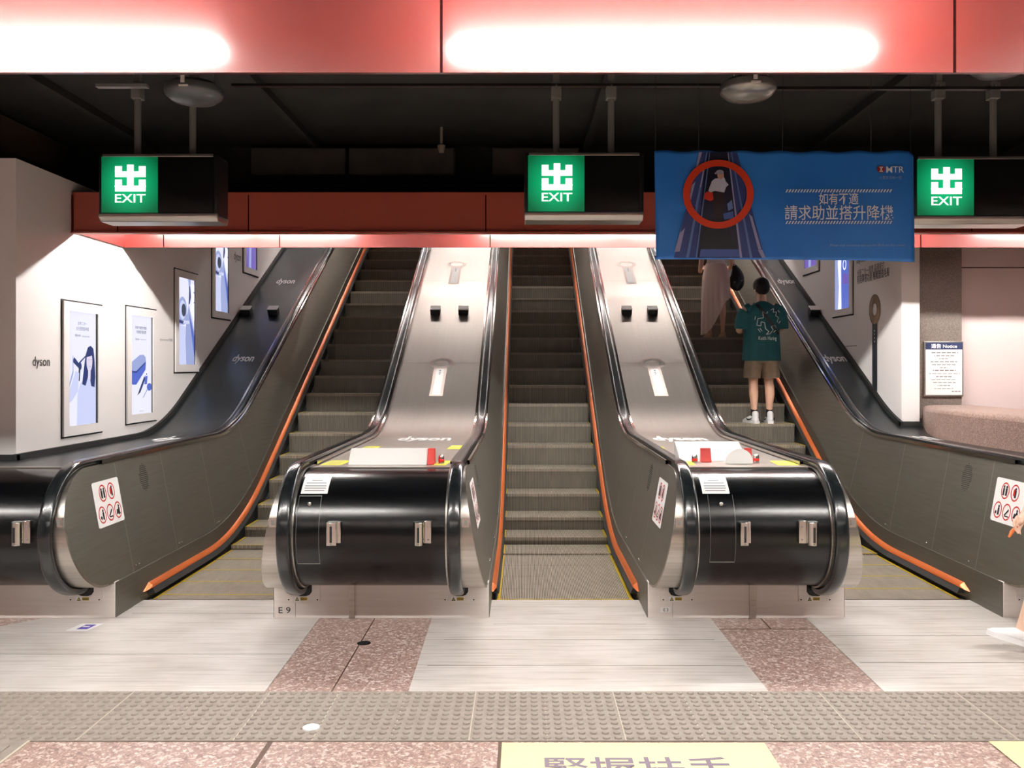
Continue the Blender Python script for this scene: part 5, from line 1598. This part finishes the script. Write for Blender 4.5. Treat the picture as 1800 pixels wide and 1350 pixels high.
for s in (-1, 1):
    b = MB()
    out = [(s * 0.104 + w, y) for y, w in ((-0.055, .02), (-0.04, .034), (0.03, .036), (0.12, .044), (0.18, .040), (0.21, .02))] + [(s * 0.110 - w, y) for y, w in ((0.21, .02), (0.18, .040), (0.12, .044), (0.03, .036), (-0.04, .034), (-0.055, .02))]
    b.prism(out, 0.0, 0.030, 'xy')
    sn = local('sandal', b, M['sandal'], root, xf, 30)
    b = MB(); b.tube([(s * 0.108 - .042, 0.10, 0.028), (s * 0.108 - .03, 0.10, 0.056), (s * 0.108, 0.10, 0.064), (s * 0.108 + .03, 0.10, 0.056), (s * 0.108 + .042, 0.10, 0.028)], 0.009, 6)
    b.tube([(s * 0.098 - .034, -0.01, 0.03), (s * 0.098 - .030, -0.03, 0.075), (s * 0.098, -0.048, 0.085), (s * 0.098 + .030, -0.03, 0.075), (s * 0.098 + .034, -0.01, 0.03)], 0.006, 6)
    local('sandal_strap', b, M['sandal'], sn, xf)
root = thing('handbag', 'black slouchy handbag hanging at the right side of the woman in the ivory skirt', 'bag', (3.10, 12.46, WZ + 0.7))
xb = Matrix.Translation((3.085, 12.45, WZ))
fused('bag_body', [[(-0.02, 0, 0.74, .090, .060), (0.0, 0, 0.80, .105, .070), (0.0, 0, 0.90, .098, .062), (-0.02, 0, 0.99, .060, .038), (-0.05, 0, 1.06, .022, .02)]], [], M['black_bag'], root, xb, 0.008, 3)
b = MB(); b.tube([(-0.06, 0.02, 1.04), (-0.085, 0.02, 1.18), (-0.14, 0.0, 1.34), (-0.155, -0.02, 1.405), (-0.15, -0.05, 1.34), (-0.09, -0.02, 1.18), (-0.05, -0.02, 1.04)], 0.011, 8)
local('strap', b, M['black_bag'], root, xb)
b = MB(); b.ball((-0.045, -0.035, 1.05), (.014, .008, .014), 8); b.ball((-0.05, -0.072, 0.80), (.007, .006, .007), 6); b.ball((0.05, -0.066, 0.82), (.007, .006, .007), 6)
local('bag_studs', b, M['chrome'], root, xb)

# --- person walking in from the right edge
xf = Matrix.Translation((3.34, 5.28, 0.006)) @ Matrix.Rotation(PI / 2, 4, 'Z')
root = thing('person', 'person walking in at the right edge, only a white shoe, shin and hand in view', 'person', (3.34, 5.28, 0.006))
hb, hq = head_parts((0, 0.05, 1.56), 0.1)
legs = [[(-0.085, 0.0, 0.89, .088, .092), (-0.088, 0.10, 0.72, .078, .080), (-0.09, 0.20, 0.50, .050, .054), (-0.09, 0.245, 0.38, .050, .055), (-0.09, 0.315, 0.20, .036, .039), (-0.09, 0.352, 0.10, .032, .037)],
        [(0.085, 0.0, 0.89, .088, .092), (0.088, -0.02, 0.70, .078, .080), (0.09, -0.04, 0.48, .050, .054), (0.09, -0.16, 0.38, .050, .055), (0.09, -0.31, 0.24, .036, .039), (0.09, -0.38, 0.16, .032, .037)]]
arms = [[(-0.15, 0, 1.35, .050, .050), (-0.20, -0.04, 1.28, .044, .044), (-0.22, -0.16, 1.10, .036, .036), (-0.22, -0.22, 0.92, .030, .028), (-0.21, -0.24, 0.84, .022, .019)],
        [(0.15, 0, 1.35, .050, .050), (0.20, 0.03, 1.28, .044, .044), (0.21, 0.03, 1.06, .036, .036), (0.17, 0.12, 0.92, .031, .029), (0.15, 0.175, 0.805, .024, .020)]]
torso = [(0, 0, 0.87, .150, .108), (0, -0.01, 0.96, .150, .110), (0, 0, 1.08, .125, .092), (0, 0.0, 1.18, .130, .095), (0, -0.005, 1.30, .146, .092), (0, 0, 1.375, .095, .066), (0, 0.01, 1.42, .048, .048), (0, 0.03, 1.50, .046, .048)]
fused('body', legs + arms + [torso] + hand((0.15, 0.175, 0.805), (-0.1, 0.62, -0.78), (-1, -0.1, -0.2), -1, 0.45) + hand((-0.21, -0.24, 0.84), (0, -0.1, -1), (1, 0, 0), 1, 0.4), hb, M['skin_pale'], root, xf, 0.006, 4)
eyes(hq, root, xf, M['eye_white'], M['black'])
fused('hair', [[(0, -0.06, 1.58, .085, .06), (0, -0.08, 1.46, .090, .045), (0, -0.085, 1.36, .075, .03)]], [(hq(0, -0.016, 0.034), (0.088, 0.102, 0.096)), (hq(-.07, -.02, -.03), (.022, .05, .08)), (hq(.07, -.02, -.03), (.022, .05, .08))], M['hair'], root, xf, 0.007, 3)
fused('shirt', [[(0, 0, 0.93, .172, .125), (0, 0.0, 1.05, .162, .116), (0, 0.0, 1.18, .156, .112), (0, -0.005, 1.30, .165, .108), (0, 0, 1.375, .115, .080)], [(-0.14, 0, 1.35, .060, .060), (-0.21, -0.05, 1.22, .056, .056)], [(0.14, 0, 1.35, .060, .060), (0.21, 0.04, 1.22, .056, .056)]], [], M['beige_cloth'], root, xf, 0.008, 3, flat=True)
fused('shorts', [[(-0.09, 0.13, 0.64, .094, .10), (-0.088, 0.05, 0.80, .10, .115), (-0.08, 0.0, 0.92, .10, .115)], [(0.09, -0.03, 0.64, .094, .10), (0.088, -0.01, 0.80, .10, .115), (0.08, 0.0, 0.92, .10, .115)], [(0, 0, 0.80, .16, .112), (0, 0, 0.95, .158, .112)]], [], M['beige_cloth'], root, xf, 0.008, 3, flat=True)
sneaker(-0.09, 0.0, 0.0, root, xf, Matrix.Translation((0, 0.350, 0.012)) @ Matrix.Rotation(0.30, 4, 'X') @ Matrix.Translation((0, 0.0, 0.03)), False)
sneaker(0.09, 0.0, 0.0, root, xf, Matrix.Translation((0, -0.40, 0.10)) @ Matrix.Rotation(-0.60, 4, 'X'), False)
b = MB(); b.tube([xf @ Vector(p) for p in ((0.13, 0.245, 0.715), (0.13, 0.275, 0.68), (0.13, 0.295, 0.645))], [.010, .012, .006], 8)
tag(b.obj('snack_stick', mat('orange_snack', rgb(226, 120, 60), 0.6)), 'small orange stick held in the hand at the right edge', 'snack')
